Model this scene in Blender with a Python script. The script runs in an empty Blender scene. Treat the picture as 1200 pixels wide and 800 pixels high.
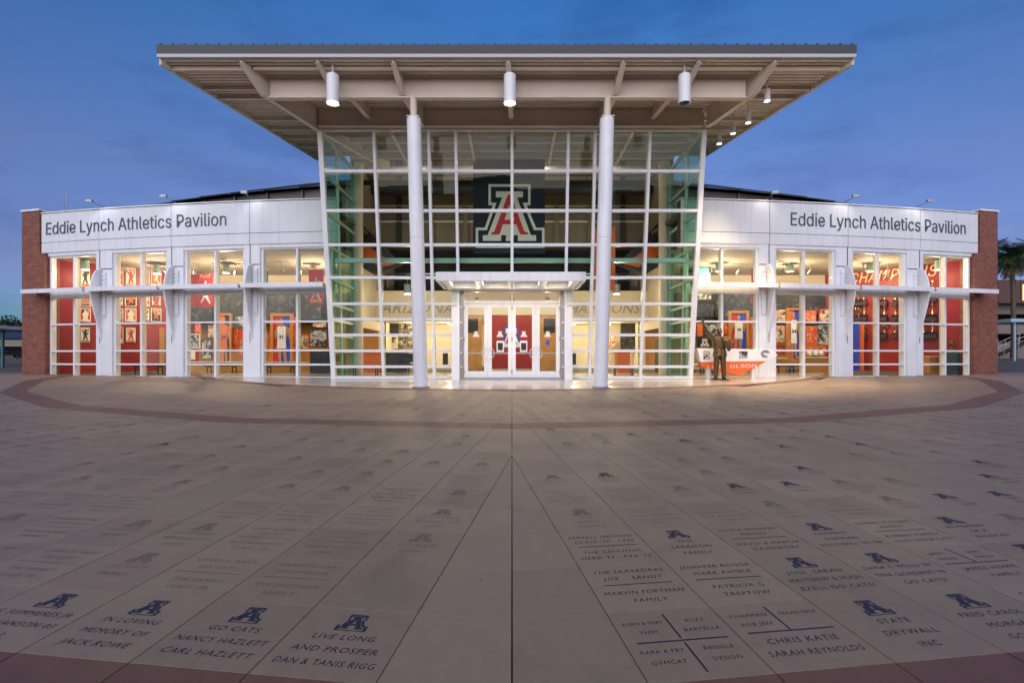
import bpy, bmesh, math, random
from mathutils import Vector, Matrix, Euler
from mathutils.geometry import tessellate_polygon
R = math.radians
sc = bpy.context.scene
col = sc.collection
rnd = random.Random(7)

# ------------------------------------------------------------------ camera
F, CX, HY, CAMZ = 610.0, 600.0, 421.0, 1.5
cam_d = bpy.data.cameras.new('camera'); cam = bpy.data.objects.new('camera', cam_d); col.objects.link(cam)
cam.location = (0, 0, CAMZ); cam.rotation_euler = (R(90), 0, 0)
cam_d.sensor_width = 36; cam_d.lens = F / 1200 * 36; cam_d.shift_y = (HY - 400) / 1200; cam_d.shift_x = 0
cam_d.clip_start = 0.05; cam_d.clip_end = 2000
sc.camera = cam
# ------------------------------------------------------------------ world (dusk, sun just set behind the camera)
SUN_AZ = 188     # degrees clockwise from +Y
w = bpy.data.worlds.new('World'); sc.world = w; w.use_nodes = True
wn, wl = w.node_tree.nodes, w.node_tree.links
wn.clear()
wo = wn.new('ShaderNodeOutputWorld'); bg = wn.new('ShaderNodeBackground'); sky = wn.new('ShaderNodeTexSky')
sky.sky_type = 'NISHITA'; sky.sun_disc = False
sky.sun_elevation = R(1.7); sky.sun_rotation = R(SUN_AZ)
sky.altitude = 700; sky.air_density = 1.0; sky.dust_density = 0.4; sky.ozone_density = 4.7
tc = wn.new('ShaderNodeTexCoord'); mp = wn.new('ShaderNodeMapping'); mp.inputs['Scale'].default_value = (2.2, 2.2, 7.0); mp.inputs['Location'].default_value = (8.8, 7.1, 0.9)
nz = wn.new('ShaderNodeTexNoise'); nz.inputs['Scale'].default_value = 1.6; nz.inputs['Detail'].default_value = 7; nz.inputs['Roughness'].default_value = 0.6
cr = wn.new('ShaderNodeValToRGB'); cr.color_ramp.elements[0].position = 0.50; cr.color_ramp.elements[1].position = 0.74
cr.color_ramp.elements[0].color = (0, 0, 0, 1); cr.color_ramp.elements[1].color = (0.6, 0.6, 0.6, 1)
mx = wn.new('ShaderNodeMixRGB'); mx.blend_type = 'MULTIPLY'; mx.inputs['Color2'].default_value = (0.45, 0.52, 0.62, 1)
tint = wn.new('ShaderNodeMixRGB'); tint.blend_type = 'MULTIPLY'; tint.inputs['Fac'].default_value = 1; tint.inputs['Color2'].default_value = (1.42, 0.93, 0.80, 1)
wl.new(tc.outputs['Generated'], mp.inputs['Vector']); wl.new(mp.outputs[0], nz.inputs['Vector']); wl.new(nz.outputs['Fac'], cr.inputs[0])
wl.new(cr.outputs[0], mx.inputs['Fac']); wl.new(sky.outputs[0], mx.inputs['Color1']); wl.new(mx.outputs[0], tint.inputs['Color1'])
sep = wn.new('ShaderNodeSeparateXYZ'); wl.new(tc.outputs['Generated'], sep.inputs[0])
gr_ = wn.new('ShaderNodeValToRGB'); e_ = gr_.color_ramp.elements
e_[0].position = 0.0; e_[0].color = (0.16, 0.30, 0.52, 1); e_[1].position = 0.55; e_[1].color = (0.54, 0.375, 0.325, 1)
for p_, c_ in ((0.06, (0.30, 0.33, 0.42, 1)), (0.14, (0.92, 0.30, 0.29, 1)), (0.30, (1.12, 0.335, 0.275, 1))): q_ = e_.new(p_); q_.color = c_
mu_ = wn.new('ShaderNodeVectorMath'); mu_.operation = 'SCALE'; mu_.inputs['Scale'].default_value = 2.5
wl.new(sep.outputs['Z'], gr_.inputs[0]); wl.new(gr_.outputs[0], mu_.inputs[0]); wl.new(mu_.outputs[0], tint.inputs['Color2'])
wl.new(tint.outputs[0], bg.inputs['Color']); bg.inputs['Strength'].default_value = 0.15
wl.new(bg.outputs[0], wo.inputs['Surface'])
# ------------------------------------------------------------------ sun: the last faint glow from behind the camera
sd = bpy.data.lights.new('sun', 'SUN'); sd.energy = 0.78; sd.angle = R(95); sd.color = (1.0, 0.95, 0.92)
so = bpy.data.objects.new('sun', sd); col.objects.link(so)
_d = Vector((math.sin(R(SUN_AZ)) , math.cos(R(SUN_AZ)), math.tan(R(14))))
so.rotation_euler = _d.to_track_quat('Z', 'Y').to_euler(); so.location = (0, -20, 20)
# ------------------------------------------------------------------ exposure
sc.view_settings.view_transform = 'Standard'; sc.view_settings.look = 'None'
sc.view_settings.exposure = 2.1; sc.view_settings.gamma = 1.0; sc.view_settings.use_curve_mapping = False
sc.render.engine = 'CYCLES'
cy = sc.cycles
cy.use_denoising = True
cy.max_bounces = 6; cy.diffuse_bounces = 3; cy.glossy_bounces = 3; cy.transmission_bounces = 4; cy.transparent_max_bounces = 20
cy.caustics_reflective = False; cy.caustics_refractive = False; cy.sample_clamp_indirect = 6

# ------------------------------------------------------------------ helpers
SL = 0.036
def G(Y): return SL * max(-60.0, min(Y, 45.0))       # the plaza rises gently towards the building
FZ = 0.775                                            # floor level of the pavilion
AX = -0.10
def at(x, y, Y): return Vector(((x - CX) * Y / F, Y, CAMZ + (HY - y) * Y / F))
OFF = {}
def link(o):
    col.objects.link(o); return o
def thing(name, label, cat, loc=(0, 0, 0), group=None):
    o = link(bpy.data.objects.new(name, None)); o.location = loc; o.empty_display_size = 0.2
    o['label'] = label; o['category'] = cat
    if group: o['group'] = group
    OFF[o.name] = Vector(loc); return o
def tag(o, label, cat, group=None):
    o['label'] = label; o['category'] = cat
    if group: o['group'] = group
    return o
def sub(name, parent):
    """an empty part below a thing"""
    o = link(bpy.data.objects.new(name, None)); o.parent = parent; o.empty_display_size = 0.1
    OFF[o.name] = OFF[parent.name]; return o

class MB:
    def __init__(s): s.v = []; s.f = []; s.m = []; s.cm = 0
    def add(s, vs, fs):
        n = len(s.v); s.v += [Vector(p) for p in vs]; s.f += [tuple(i + n for i in q) for q in fs]; s.m += [s.cm] * len(fs); return s
    def hexa(s, p):        # 8 corners: bottom 0-3 ccw, top 4-7
        return s.add(p, [(3, 2, 1, 0), (4, 5, 6, 7), (0, 1, 5, 4), (1, 2, 6, 5), (2, 3, 7, 6), (3, 0, 4, 7)])
    def box(s, x0, x1, y0, y1, z0, z1):
        return s.hexa([(x0, y0, z0), (x1, y0, z0), (x1, y1, z0), (x0, y1, z0), (x0, y0, z1), (x1, y0, z1), (x1, y1, z1), (x0, y1, z1)])
    def bar(s, a, b, wx, wz, up=(0, 0, 1)):
        a, b = Vector(a), Vector(b); d = (b - a).normalized(); u = Vector(up)
        if abs(d.dot(u)) > 0.98: u = Vector((0, 1, 0))
        r = d.cross(u).normalized() * (wx / 2); t = r.cross(d).normalized() * (wz / 2)
        return s.hexa([a - r - t, a + r - t, b + r - t, b - r - t, a - r + t, a + r + t, b + r + t, b - r + t])
    def tube(s, a, b, r0, r1=None, n=12, caps=True):
        a, b = Vector(a), Vector(b); r1 = r0 if r1 is None else r1
        d = (b - a).normalized(); u = Vector((0, 0, 1)) if abs(d.z) < 0.95 else Vector((1, 0, 0))
        e = d.cross(u).normalized(); g = e.cross(d)
        vs = []
        for c, r in ((a, r0), (b, r1)):
            for i in range(n):
                t = 2 * math.pi * i / n; vs.append(c + e * (r * math.cos(t)) + g * (r * math.sin(t)))
        fs = [(i, n + i, n + (i + 1) % n, (i + 1) % n) for i in range(n)]
        if caps: fs += [tuple(range(n)), tuple(range(2 * n - 1, n - 1, -1))]
        return s.add(vs, fs)
    def path(s, pts, r, n=8):
        for a, b in zip(pts, pts[1:]): s.tube(a, b, r, r, n)
        return s
    def lathe(s, prof, c, n=16):
        c = Vector(c); vs = []; fs = []
        for r, z in prof:
            for i in range(n):
                t = 2 * math.pi * i / n; vs.append(c + Vector((r * math.cos(t), r * math.sin(t), z)))
        for k in range(len(prof) - 1):
            for i in range(n): fs.append((k * n + i, k * n + (i + 1) % n, (k + 1) * n + (i + 1) % n, (k + 1) * n + i))
        fs += [tuple(range(n - 1, -1, -1)), tuple(range((len(prof) - 1) * n, len(prof) * n))]
        return s.add(vs, fs)
    def prism(s, poly, vec, holes=()):
        """extrude a planar 3D polygon (with holes) by vec"""
        vec = Vector(vec); loops = [[Vector(p) for p in poly]] + [[Vector(p) for p in h] for h in holes]
        flat = [p for l in loops for p in l]; N = len(flat)
        tri = tessellate_polygon(loops)
        nrm = Vector((0, 0, 0))
        L = loops[0]
        for i in range(len(L)): nrm += L[i].cross(L[(i + 1) % len(L)])
        fs = []
        for t in tri:
            a, b, c = (flat[i] for i in t); n = (b - a).cross(c - a)
            t = tuple(t)
            if n.dot(vec) < 0: t = t[::-1]
            fs.append(tuple(i + N for i in t)); fs.append(t[::-1])
        k = 0
        for l in loops:
            m = len(l)
            for i in range(m): fs.append((k + i, k + (i + 1) % m, N + k + (i + 1) % m, N + k + i))
            k += m
        return s.add(flat + [p + vec for p in flat], fs)
    def flat(s, poly, holes=()):
        loops = [[Vector(p) for p in poly]] + [[Vector(p) for p in h] for h in holes]
        return s.add([p for l in loops for p in l], [tuple(t) for t in tessellate_polygon(loops)])
    def mesh(s, name, mats, off=Vector((0, 0, 0)), smooth=False):
        me = bpy.data.meshes.new(name); me.from_pydata([tuple(p - off) for p in s.v], [], s.f)
        for m in (mats if isinstance(mats, (list, tuple)) else [mats]): me.materials.append(m)
        if any(s.m): me.polygons.foreach_set('material_index', s.m)
        bm = bmesh.new(); bm.from_mesh(me); bmesh.ops.recalc_face_normals(bm, faces=bm.faces); bm.to_mesh(me); bm.free()
        if smooth:
            me.polygons.foreach_set('use_smooth', [True] * len(me.polygons))
            me.set_sharp_from_angle(angle=R(40))
        me.update(); return me
    def build(s, name, mats, parent=None, smooth=False, loc=None, bevel=0):
        off = OFF.get(parent.name, Vector((0, 0, 0))) if parent else (Vector(loc) if loc is not None else Vector((0, 0, 0)))
        o = link(bpy.data.objects.new(name, s.mesh(name, mats, off, smooth)))
        if parent: o.parent = parent; OFF[o.name] = off
        else: o.location = off; OFF[o.name] = off
        if bevel:
            b = o.modifiers.new('bevel', 'BEVEL'); b.width = bevel; b.segments = 2; b.limit_method = 'ANGLE'; b.angle_limit = R(50)
        return o
def inst(name, mesh, parent=None, loc=(0, 0, 0), rot=(0, 0, 0), scale=(1, 1, 1)):
    o = link(bpy.data.objects.new(name, mesh)); o.location = loc; o.rotation_euler = rot; o.scale = scale
    if parent: o.parent = parent
    return o
def copy_tree(o, parent=None):
    c = o.copy(); link(c); c.parent = parent
    for ch in o.children: copy_tree(ch, c)
    return c

# ------------------------------------------------------------------ materials
MATS = {}
def mat(name, c, rough=0.6, metal=0.0, var=0.0, vscale=6.0, bump=0.0, bscale=60.0, emis=None, estr=0.0, rand=0.0, spec=0.5, c2=None, coat=0):
    m = bpy.data.materials.new(name); m.use_nodes = True; nt = m.node_tree; n, l = nt.nodes, nt.links
    b = n['Principled BSDF']; b.inputs['Base Color'].default_value = (*c, 1); b.inputs['Roughness'].default_value = rough
    b.inputs['Metallic'].default_value = metal; b.inputs['Specular IOR Level'].default_value = spec
    if coat: b.inputs['Coat Weight'].default_value = coat; b.inputs['Coat Roughness'].default_value = 0.08
    t = n.new('ShaderNodeTexCoord')
    src = None
    if var or c2:
        nz = n.new('ShaderNodeTexNoise'); nz.inputs['Scale'].default_value = vscale; nz.inputs['Detail'].default_value = 8; nz.inputs['Roughness'].default_value = 0.65
        l.new(t.outputs['Object'], nz.inputs['Vector'])
        rp = n.new('ShaderNodeValToRGB'); rp.color_ramp.elements[0].position = 0.32; rp.color_ramp.elements[1].position = 0.68
        a = c2 if c2 else tuple(x * (1 - var) for x in c); d = c if c2 else tuple(min(1, x * (1 + var)) for x in c)
        rp.color_ramp.elements[0].color = (*a, 1); rp.color_ramp.elements[1].color = (*d, 1)
        l.new(nz.outputs['Fac'], rp.inputs[0]); src = rp.outputs[0]
        mr = n.new('ShaderNodeMapRange'); mr.inputs['To Min'].default_value = max(0.03, rough - 0.12); mr.inputs['To Max'].default_value = min(1, rough + 0.12)
        l.new(nz.outputs['Fac'], mr.inputs['Value']); l.new(mr.outputs[0], b.inputs['Roughness'])
    if rand:
        oi = n.new('ShaderNodeObjectInfo'); hs = n.new('ShaderNodeHueSaturation')
        mr2 = n.new('ShaderNodeMapRange'); mr2.inputs['To Min'].default_value = 1 - rand; mr2.inputs['To Max'].default_value = 1 + rand
        l.new(oi.outputs['Random'], mr2.inputs['Value']); l.new(mr2.outputs[0], hs.inputs['Value'])
        if src: l.new(src, hs.inputs['Color'])
        else: hs.inputs['Color'].default_value = (*c, 1)
        src = hs.outputs[0]
    if src: l.new(src, b.inputs['Base Color'])
    if bump:
        nb = n.new('ShaderNodeTexNoise'); nb.inputs['Scale'].default_value = bscale; nb.inputs['Detail'].default_value = 6
        bp = n.new('ShaderNodeBump'); bp.inputs['Strength'].default_value = bump; bp.inputs['Distance'].default_value = 0.01
        l.new(t.outputs['Object'], nb.inputs['Vector']); l.new(nb.outputs['Fac'], bp.inputs['Height']); l.new(bp.outputs[0], b.inputs['Normal'])
    if emis:
        b.inputs['Emission Color'].default_value = (*emis, 1); b.inputs['Emission Strength'].default_value = estr
    MATS[name] = m; return m
def glass(name, tintc, refl):
    m = bpy.data.materials.new(name); m.use_nodes = True; n, l = m.node_tree.nodes, m.node_tree.links
    n.clear(); o = n.new('ShaderNodeOutputMaterial'); tr = n.new('ShaderNodeBsdfTransparent'); gl = n.new('ShaderNodeBsdfGlossy')
    tr.inputs['Color'].default_value = (*tintc, 1); gl.inputs['Roughness'].default_value = 0.015
    lf = n.new('ShaderNodeLayerWeight'); lf.inputs['Blend'].default_value = 0.5; lw = n.new('ShaderNodeMath'); lw.operation = 'POWER'; lw.inputs[1].default_value = 5.0; l.new(lf.outputs['Facing'], lw.inputs[0])
    ad = n.new('ShaderNodeMath'); ad.operation = 'ADD'; ad.inputs[1].default_value = refl; ad.use_clamp = True
    t = n.new('ShaderNodeTexCoord'); nb = n.new('ShaderNodeTexNoise'); nb.inputs['Scale'].default_value = 0.7
    bp = n.new('ShaderNodeBump'); bp.inputs['Strength'].default_value = 0.04; bp.inputs['Distance'].default_value = 0.1
    l.new(t.outputs['Object'], nb.inputs['Vector']); l.new(nb.outputs['Fac'], bp.inputs['Height']); oi = n.new('ShaderNodeObjectInfo'); wnz = n.new('ShaderNodeTexWhiteNoise'); wnz.noise_dimensions = '1D'; l.new(oi.outputs['Random'], wnz.inputs['W'])
    sb_ = n.new('ShaderNodeVectorMath'); sb_.operation = 'SUBTRACT'; sb_.inputs[1].default_value = (.5, .5, .5); l.new(wnz.outputs['Color'], sb_.inputs[0])
    ss_ = n.new('ShaderNodeVectorMath'); ss_.operation = 'SCALE'; ss_.inputs['Scale'].default_value = 0.03; l.new(sb_.outputs[0], ss_.inputs[0])
    an_ = n.new('ShaderNodeVectorMath'); an_.operation = 'ADD'; l.new(bp.outputs[0], an_.inputs[0]); l.new(ss_.outputs[0], an_.inputs[1])
    nn_ = n.new('ShaderNodeVectorMath'); nn_.operation = 'NORMALIZE'; l.new(an_.outputs[0], nn_.inputs[0]); l.new(nn_.outputs[0], gl.inputs['Normal'])
    mi = n.new('ShaderNodeMixShader'); l.new(lw.outputs[0], ad.inputs[0]); l.new(ad.outputs[0], mi.inputs[0])
    l.new(tr.outputs[0], mi.inputs[1]); l.new(gl.outputs[0], mi.inputs[2]); l.new(mi.outputs[0], o.inputs['Surface'])
    MATS[name] = m; return m

M_white = mat('white_painted_metal', (0.79, 0.81, 0.85), 0.42, var=0.05, vscale=1.5, bump=0.02)
M_fascia = mat('white_fascia_panel', (0.74, 0.76, 0.80), 0.45, var=0.045, vscale=0.7, bump=0.02)
def streak(m, amt=0.16):
    n, l = m.node_tree.nodes, m.node_tree.links; b = n['Principled BSDF']; lk = b.inputs['Base Color'].links[0]; src = lk.from_socket
    g = n.new('ShaderNodeNewGeometry'); mp_ = n.new('ShaderNodeMapping'); mp_.inputs['Scale'].default_value = (7, 7, .35); l.new(g.outputs['Position'], mp_.inputs['Vector'])
    z = n.new('ShaderNodeTexNoise'); z.inputs['Scale'].default_value = 1; z.inputs['Detail'].default_value = 6; l.new(mp_.outputs[0], z.inputs['Vector'])
    r_ = n.new('ShaderNodeMapRange'); r_.inputs['From Min'].default_value = .5; r_.inputs['From Max'].default_value = .75; r_.inputs['To Min'].default_value = 1; r_.inputs['To Max'].default_value = 1 - amt; l.new(z.outputs['Fac'], r_.inputs['Value'])
    sc_ = n.new('ShaderNodeVectorMath'); sc_.operation = 'SCALE'; l.new(src, sc_.inputs[0]); l.new(r_.outputs[0], sc_.inputs['Scale']); l.new(sc_.outputs[0], b.inputs['Base Color'])
streak(M_white, .13); streak(M_fascia, .12)
M_joint = mat('dark_joint', (0.05, 0.035, 0.04), 0.8)
M_tan = mat('tan_painted_steel', (0.68, 0.59, 0.50), 0.55, var=0.08, vscale=1.2, bump=0.03)
M_deck = mat('tan_metal_deck', (0.74, 0.65, 0.55), 0.5, var=0.10, vscale=0.8)
M_gutter = mat('dark_bronze_gutter', (0.024, 0.023, 0.025), 0.4, var=0.15)
M_roof = mat('dark_standing_seam', (0.095, 0.075, 0.075), 0.45, var=0.2, vscale=0.5)
M_green = mat('green_edge', (0.19, 0.40, 0.31), 0.35, var=0.06)
M_palegreen = mat('pale_green_fin', (0.36, 0.52, 0.42), 0.35, var=0.05)
M_glass = glass('clear_glass', (0.93, 0.97, 0.95), 0.012)
M_wglass = glass('wing_glass', (0.95, 0.97, 0.96), 0.016)
M_gglass = glass('green_tinted_glass', (0.60, 0.82, 0.72), 0.03)
M_letter = mat('grey_green_letter', (0.055, 0.085, 0.09), 0.45)
M_cream = mat('cream_plaster', (0.70, 0.60, 0.46), 0.75, var=0.04, vscale=1.0)
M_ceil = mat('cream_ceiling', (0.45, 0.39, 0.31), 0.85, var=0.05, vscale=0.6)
M_tanwall = mat('tan_wall', (0.19, 0.155, 0.11), 0.7, var=0.08, vscale=0.9)
M_dark = mat('charcoal_panel', (0.025, 0.026, 0.03), 0.5, var=0.2)
M_black = mat('black_paint', (0.012, 0.012, 0.014), 0.4)
M_red = mat('red_wall', (0.33, 0.010, 0.004), 0.45, var=0.08, vscale=0.8)
M_deepred = mat('deep_red', (0.36, 0.02, 0.022), 0.4, var=0.05)
M_mustard = mat('mustard_wall', (0.52, 0.22, 0.02), 0.55, var=0.08, vscale=1.2)
M_wood = mat('orange_wood', (0.55, 0.25, 0.07), 0.4, var=0.2, vscale=3.0)
M_orange = mat('orange_panel', (0.75, 0.13, 0.015), 0.45, var=0.05)
M_navy = mat('navy_banner', (0.008, 0.018, 0.035), 0.75, var=0.2, vscale=2)
M_ivory = mat('ivory_print', (0.80, 0.78, 0.64), 0.7)
M_pwhite = mat('white_print', (0.80, 0.80, 0.80), 0.6)
M_rprint = mat('red_print', (0.62, 0.02, 0.025), 0.6)
M_blue = mat('blue_print', (0.02, 0.06, 0.55), 0.5)
M_gold = mat('gold_metal', (0.83, 0.55, 0.16), 0.22, metal=1.0)
M_goldl = mat('gold_letter', (0.82, 0.62, 0.30), 0.4)
M_shelf = mat('dark_brown_shelf', (0.05, 0.016, 0.012), 0.5)
M_bronze = mat('bronze_patina', (0.20, 0.125, 0.055), 0.38, metal=0.7, c2=(0.06, 0.04, 0.02), vscale=14, bump=0.35, bscale=45)
M_floor = mat('polished_floor', (0.50, 0.40, 0.27), 0.25, var=0.1, vscale=1.5)
M_apron = mat('polished_apron_concrete', (0.52, 0.48, 0.43), 0.18, var=0.07, vscale=1.3, bump=0.02)
M_grey = mat('grey_metal', (0.35, 0.35, 0.36), 0.35, metal=0.6)
M_steel = mat('brushed_steel', (0.62, 0.62, 0.63), 0.3, metal=1.0)
M_lens = mat('lit_lens', (0.9, 0.85, 0.7), 0.4, emis=(1.0, 0.82, 0.55), estr=4.0)
M_lensdim = mat('unlit_lens', (0.02, 0.02, 0.02), 0.2)
M_ink = mat('navy_ink', (0.02, 0.024, 0.05), 0.7, var=.4, vscale=14)
M_inkfade = mat('worn_ink', (0.185, 0.135, 0.108), 0.8, var=0.25, vscale=9)
M_teal = mat('teal_print', (0.05, 0.35, 0.42), 0.5)
M_skin = mat('printed_skin', (0.42, 0.22, 0.13), 0.6)
M_grass = None

def paver_mat(name, c, cd):
    m = mat(name, c, 0.62, var=0.0)
    n, l = m.node_tree.nodes, m.node_tree.links; b = n['Principled BSDF']
    g = n.new('ShaderNodeNewGeometry')
    n1 = n.new('ShaderNodeTexNoise'); n1.inputs['Scale'].default_value = 0.55; n1.inputs['Detail'].default_value = 6; n1.inputs['Roughness'].default_value = 0.6
    n2 = n.new('ShaderNodeTexNoise'); n2.inputs['Scale'].default_value = 9; n2.inputs['Detail'].default_value = 9; n2.inputs['Roughness'].default_value = 0.72
    n3 = n.new('ShaderNodeTexNoise'); n3.inputs['Scale'].default_value = 170; n3.inputs['Detail'].default_value = 3
    l.new(g.outputs['Position'], n1.inputs['Vector']); l.new(g.outputs['Position'], n2.inputs['Vector']); l.new(g.outputs['Position'], n3.inputs['Vector'])
    a1 = n.new('ShaderNodeMath'); a1.operation = 'MULTIPLY_ADD'; a1.inputs[1].default_value = 0.55; l.new(n2.outputs['Fac'], a1.inputs[0])
    a0 = n.new('ShaderNodeMath'); a0.operation = 'MULTIPLY'; a0.inputs[1].default_value = 0.45; l.new(n1.outputs['Fac'], a0.inputs[0]); l.new(a0.outputs[0], a1.inputs[2])
    rp = n.new('ShaderNodeValToRGB'); rp.color_ramp.elements[0].position = 0.34; rp.color_ramp.elements[1].position = 0.66
    rp.color_ramp.elements[0].color = (*cd, 1); rp.color_ramp.elements[1].color = (*c, 1); l.new(a1.outputs[0], rp.inputs[0])
    oi = n.new('ShaderNodeObjectInfo'); at_ = n.new('ShaderNodeAttribute'); at_.attribute_name = 'tone'
    ad = n.new('ShaderNodeMath'); ad.operation = 'ADD'; l.new(oi.outputs['Random'], ad.inputs[0]); l.new(at_.outputs['Fac'], ad.inputs[1])
    fr = n.new('ShaderNodeMath'); fr.operation = 'FRACT'; l.new(ad.outputs[0], fr.inputs[0])
    mr = n.new('ShaderNodeMapRange'); mr.inputs['To Min'].default_value = 0.92; mr.inputs['To Max'].default_value = 1.07; l.new(fr.outputs[0], mr.inputs['Value'])
    hs = n.new('ShaderNodeHueSaturation'); l.new(mr.outputs[0], hs.inputs['Value']); l.new(rp.outputs[0], hs.inputs['Color'])
    mh = n.new('ShaderNodeMapRange'); mh.inputs['To Min'].default_value = 0.494; mh.inputs['To Max'].default_value = 0.506; f2 = n.new('ShaderNodeMath'); f2.operation = 'MULTIPLY'; f2.inputs[1].default_value = 7.13; l.new(fr.outputs[0], f2.inputs[0]); f3 = n.new('ShaderNodeMath'); f3.operation = 'FRACT'; l.new(f2.outputs[0], f3.inputs[0]); l.new(f3.outputs[0], mh.inputs['Value']); l.new(mh.outputs[0], hs.inputs['Hue'])
    sp = n.new('ShaderNodeMath'); sp.operation = 'MULTIPLY_ADD'; sp.inputs[1].default_value = 0.22; sp.inputs[2].default_value = 0.89; l.new(n3.outputs['Fac'], sp.inputs[0])
    ml = n.new('ShaderNodeVectorMath'); ml.operation = 'SCALE'; l.new(hs.outputs[0], ml.inputs[0]); l.new(sp.outputs[0], ml.inputs['Scale'])
    vo = n.new('ShaderNodeTexVoronoi'); vo.inputs['Scale'].default_value = 1.7; vo.inputs['Randomness'].default_value = 1.0; l.new(g.outputs['Position'], vo.inputs['Vector'])
    vd = n.new('ShaderNodeVectorMath'); vd.operation = 'ADD'; vs_ = n.new('ShaderNodeVectorMath'); vs_.operation = 'SCALE'; vs_.inputs['Scale'].default_value = 0.05
    l.new(n2.outputs['Color'], vs_.inputs[0]); l.new(g.outputs['Position'], vd.inputs[0]); l.new(vs_.outputs[0], vd.inputs[1]); l.new(vd.outputs[0], vo.inputs['Vector'])
    gr2 = n.new('ShaderNodeMapRange'); gr2.inputs['From Min'].default_value = 0.018; gr2.inputs['From Max'].default_value = 0.034; gr2.inputs['To Min'].default_value = 0.62; gr2.inputs['To Max'].default_value = 1.0; l.new(vo.outputs['Distance'], gr2.inputs['Value'])
    st2 = n.new('ShaderNodeTexNoise'); st2.inputs['Scale'].default_value = 0.9; st2.inputs['Detail'].default_value = 3; st2.inputs['Distortion'].default_value = 1.5; l.new(g.outputs['Position'], st2.inputs['Vector'])
    sr2 = n.new('ShaderNodeMapRange'); sr2.inputs['From Min'].default_value = 0.60; sr2.inputs['From Max'].default_value = 0.72; sr2.inputs['To Min'].default_value = 1.0; sr2.inputs['To Max'].default_value = 0.86; l.new(st2.outputs['Fac'], sr2.inputs['Value'])
    m3 = n.new('ShaderNodeMath'); m3.operation = 'MULTIPLY'; l.new(gr2.outputs[0], m3.inputs[0]); l.new(sr2.outputs[0], m3.inputs[1])
    ml2 = n.new('ShaderNodeVectorMath'); ml2.operation = 'SCALE'; l.new(ml.outputs[0], ml2.inputs[0]); l.new(m3.outputs[0], ml2.inputs['Scale'])
    l.new(ml2.outputs[0], b.inputs['Base Color'])
    bp = n.new('ShaderNodeBump'); bp.inputs['Strength'].default_value = 0.25; bp.inputs['Distance'].default_value = 0.004
    l.new(n3.outputs['Fac'], bp.inputs['Height']); l.new(bp.outputs[0], b.inputs['Normal'])
    rr = n.new('ShaderNodeMapRange'); rr.inputs['To Min'].default_value = 0.42; rr.inputs['To Max'].default_value = 0.72; l.new(n2.outputs['Fac'], rr.inputs['Value']); l.new(rr.outputs[0], b.inputs['Roughness'])
    return m
M_paver = paver_mat('tan_concrete_paver', (0.335, 0.238, 0.162), (0.245, 0.175, 0.121))
M_pred = paver_mat('brick_red_paver', (0.205, 0.092, 0.062), (0.14, 0.064, 0.046))

def brick_mat():
    m = mat('red_brick', (0.3, 0.1, 0.06), 0.8); n, l = m.node_tree.nodes, m.node_tree.links; b = n['Principled BSDF']
    t = n.new('ShaderNodeTexCoord'); sx = n.new('ShaderNodeSeparateXYZ'); cb = n.new('ShaderNodeCombineXYZ'); ad = n.new('ShaderNodeMath'); ad.operation = 'ADD'
    l.new(t.outputs['Object'], sx.inputs[0]); l.new(sx.outputs['X'], ad.inputs[0]); l.new(sx.outputs['Y'], ad.inputs[1])
    l.new(ad.outputs[0], cb.inputs['X']); l.new(sx.outputs['Z'], cb.inputs['Y'])
    br = n.new('ShaderNodeTexBrick'); br.inputs['Scale'].default_value = 1.0; br.inputs['Brick Width'].default_value = 0.24; br.inputs['Row Height'].default_value = 0.085
    br.inputs['Mortar Size'].default_value = 0.009; br.inputs['Color1'].default_value = (0.29, 0.078, 0.042, 1); br.inputs['Color2'].default_value = (0.17, 0.046, 0.03, 1); br.inputs['Mortar'].default_value = (0.21, 0.15, 0.125, 1)
    l.new(cb.outputs[0], br.inputs['Vector'])
    bn = n.new('ShaderNodeTexNoise'); bn.inputs['Scale'].default_value = 5; bn.inputs['Detail'].default_value = 6; l.new(cb.outputs[0], bn.inputs['Vector'])
    bm_ = n.new('ShaderNodeMapRange'); bm_.inputs['To Min'].default_value = .55; bm_.inputs['To Max'].default_value = 1.45; l.new(bn.outputs['Fac'], bm_.inputs['Value'])
    bs_ = n.new('ShaderNodeVectorMath'); bs_.operation = 'SCALE'; l.new(br.outputs['Color'], bs_.inputs[0]); l.new(bm_.outputs[0], bs_.inputs['Scale']); l.new(bs_.outputs[0], b.inputs['Base Color'])
    bp = n.new('ShaderNodeBump'); bp.inputs['Strength'].default_value = 0.6; bp.inputs['Distance'].default_value = 0.008; bp.invert = True
    l.new(br.outputs['Fac'], bp.inputs['Height']); l.new(bp.outputs[0], b.inputs['Normal']); return m
M_brick = brick_mat()

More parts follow.
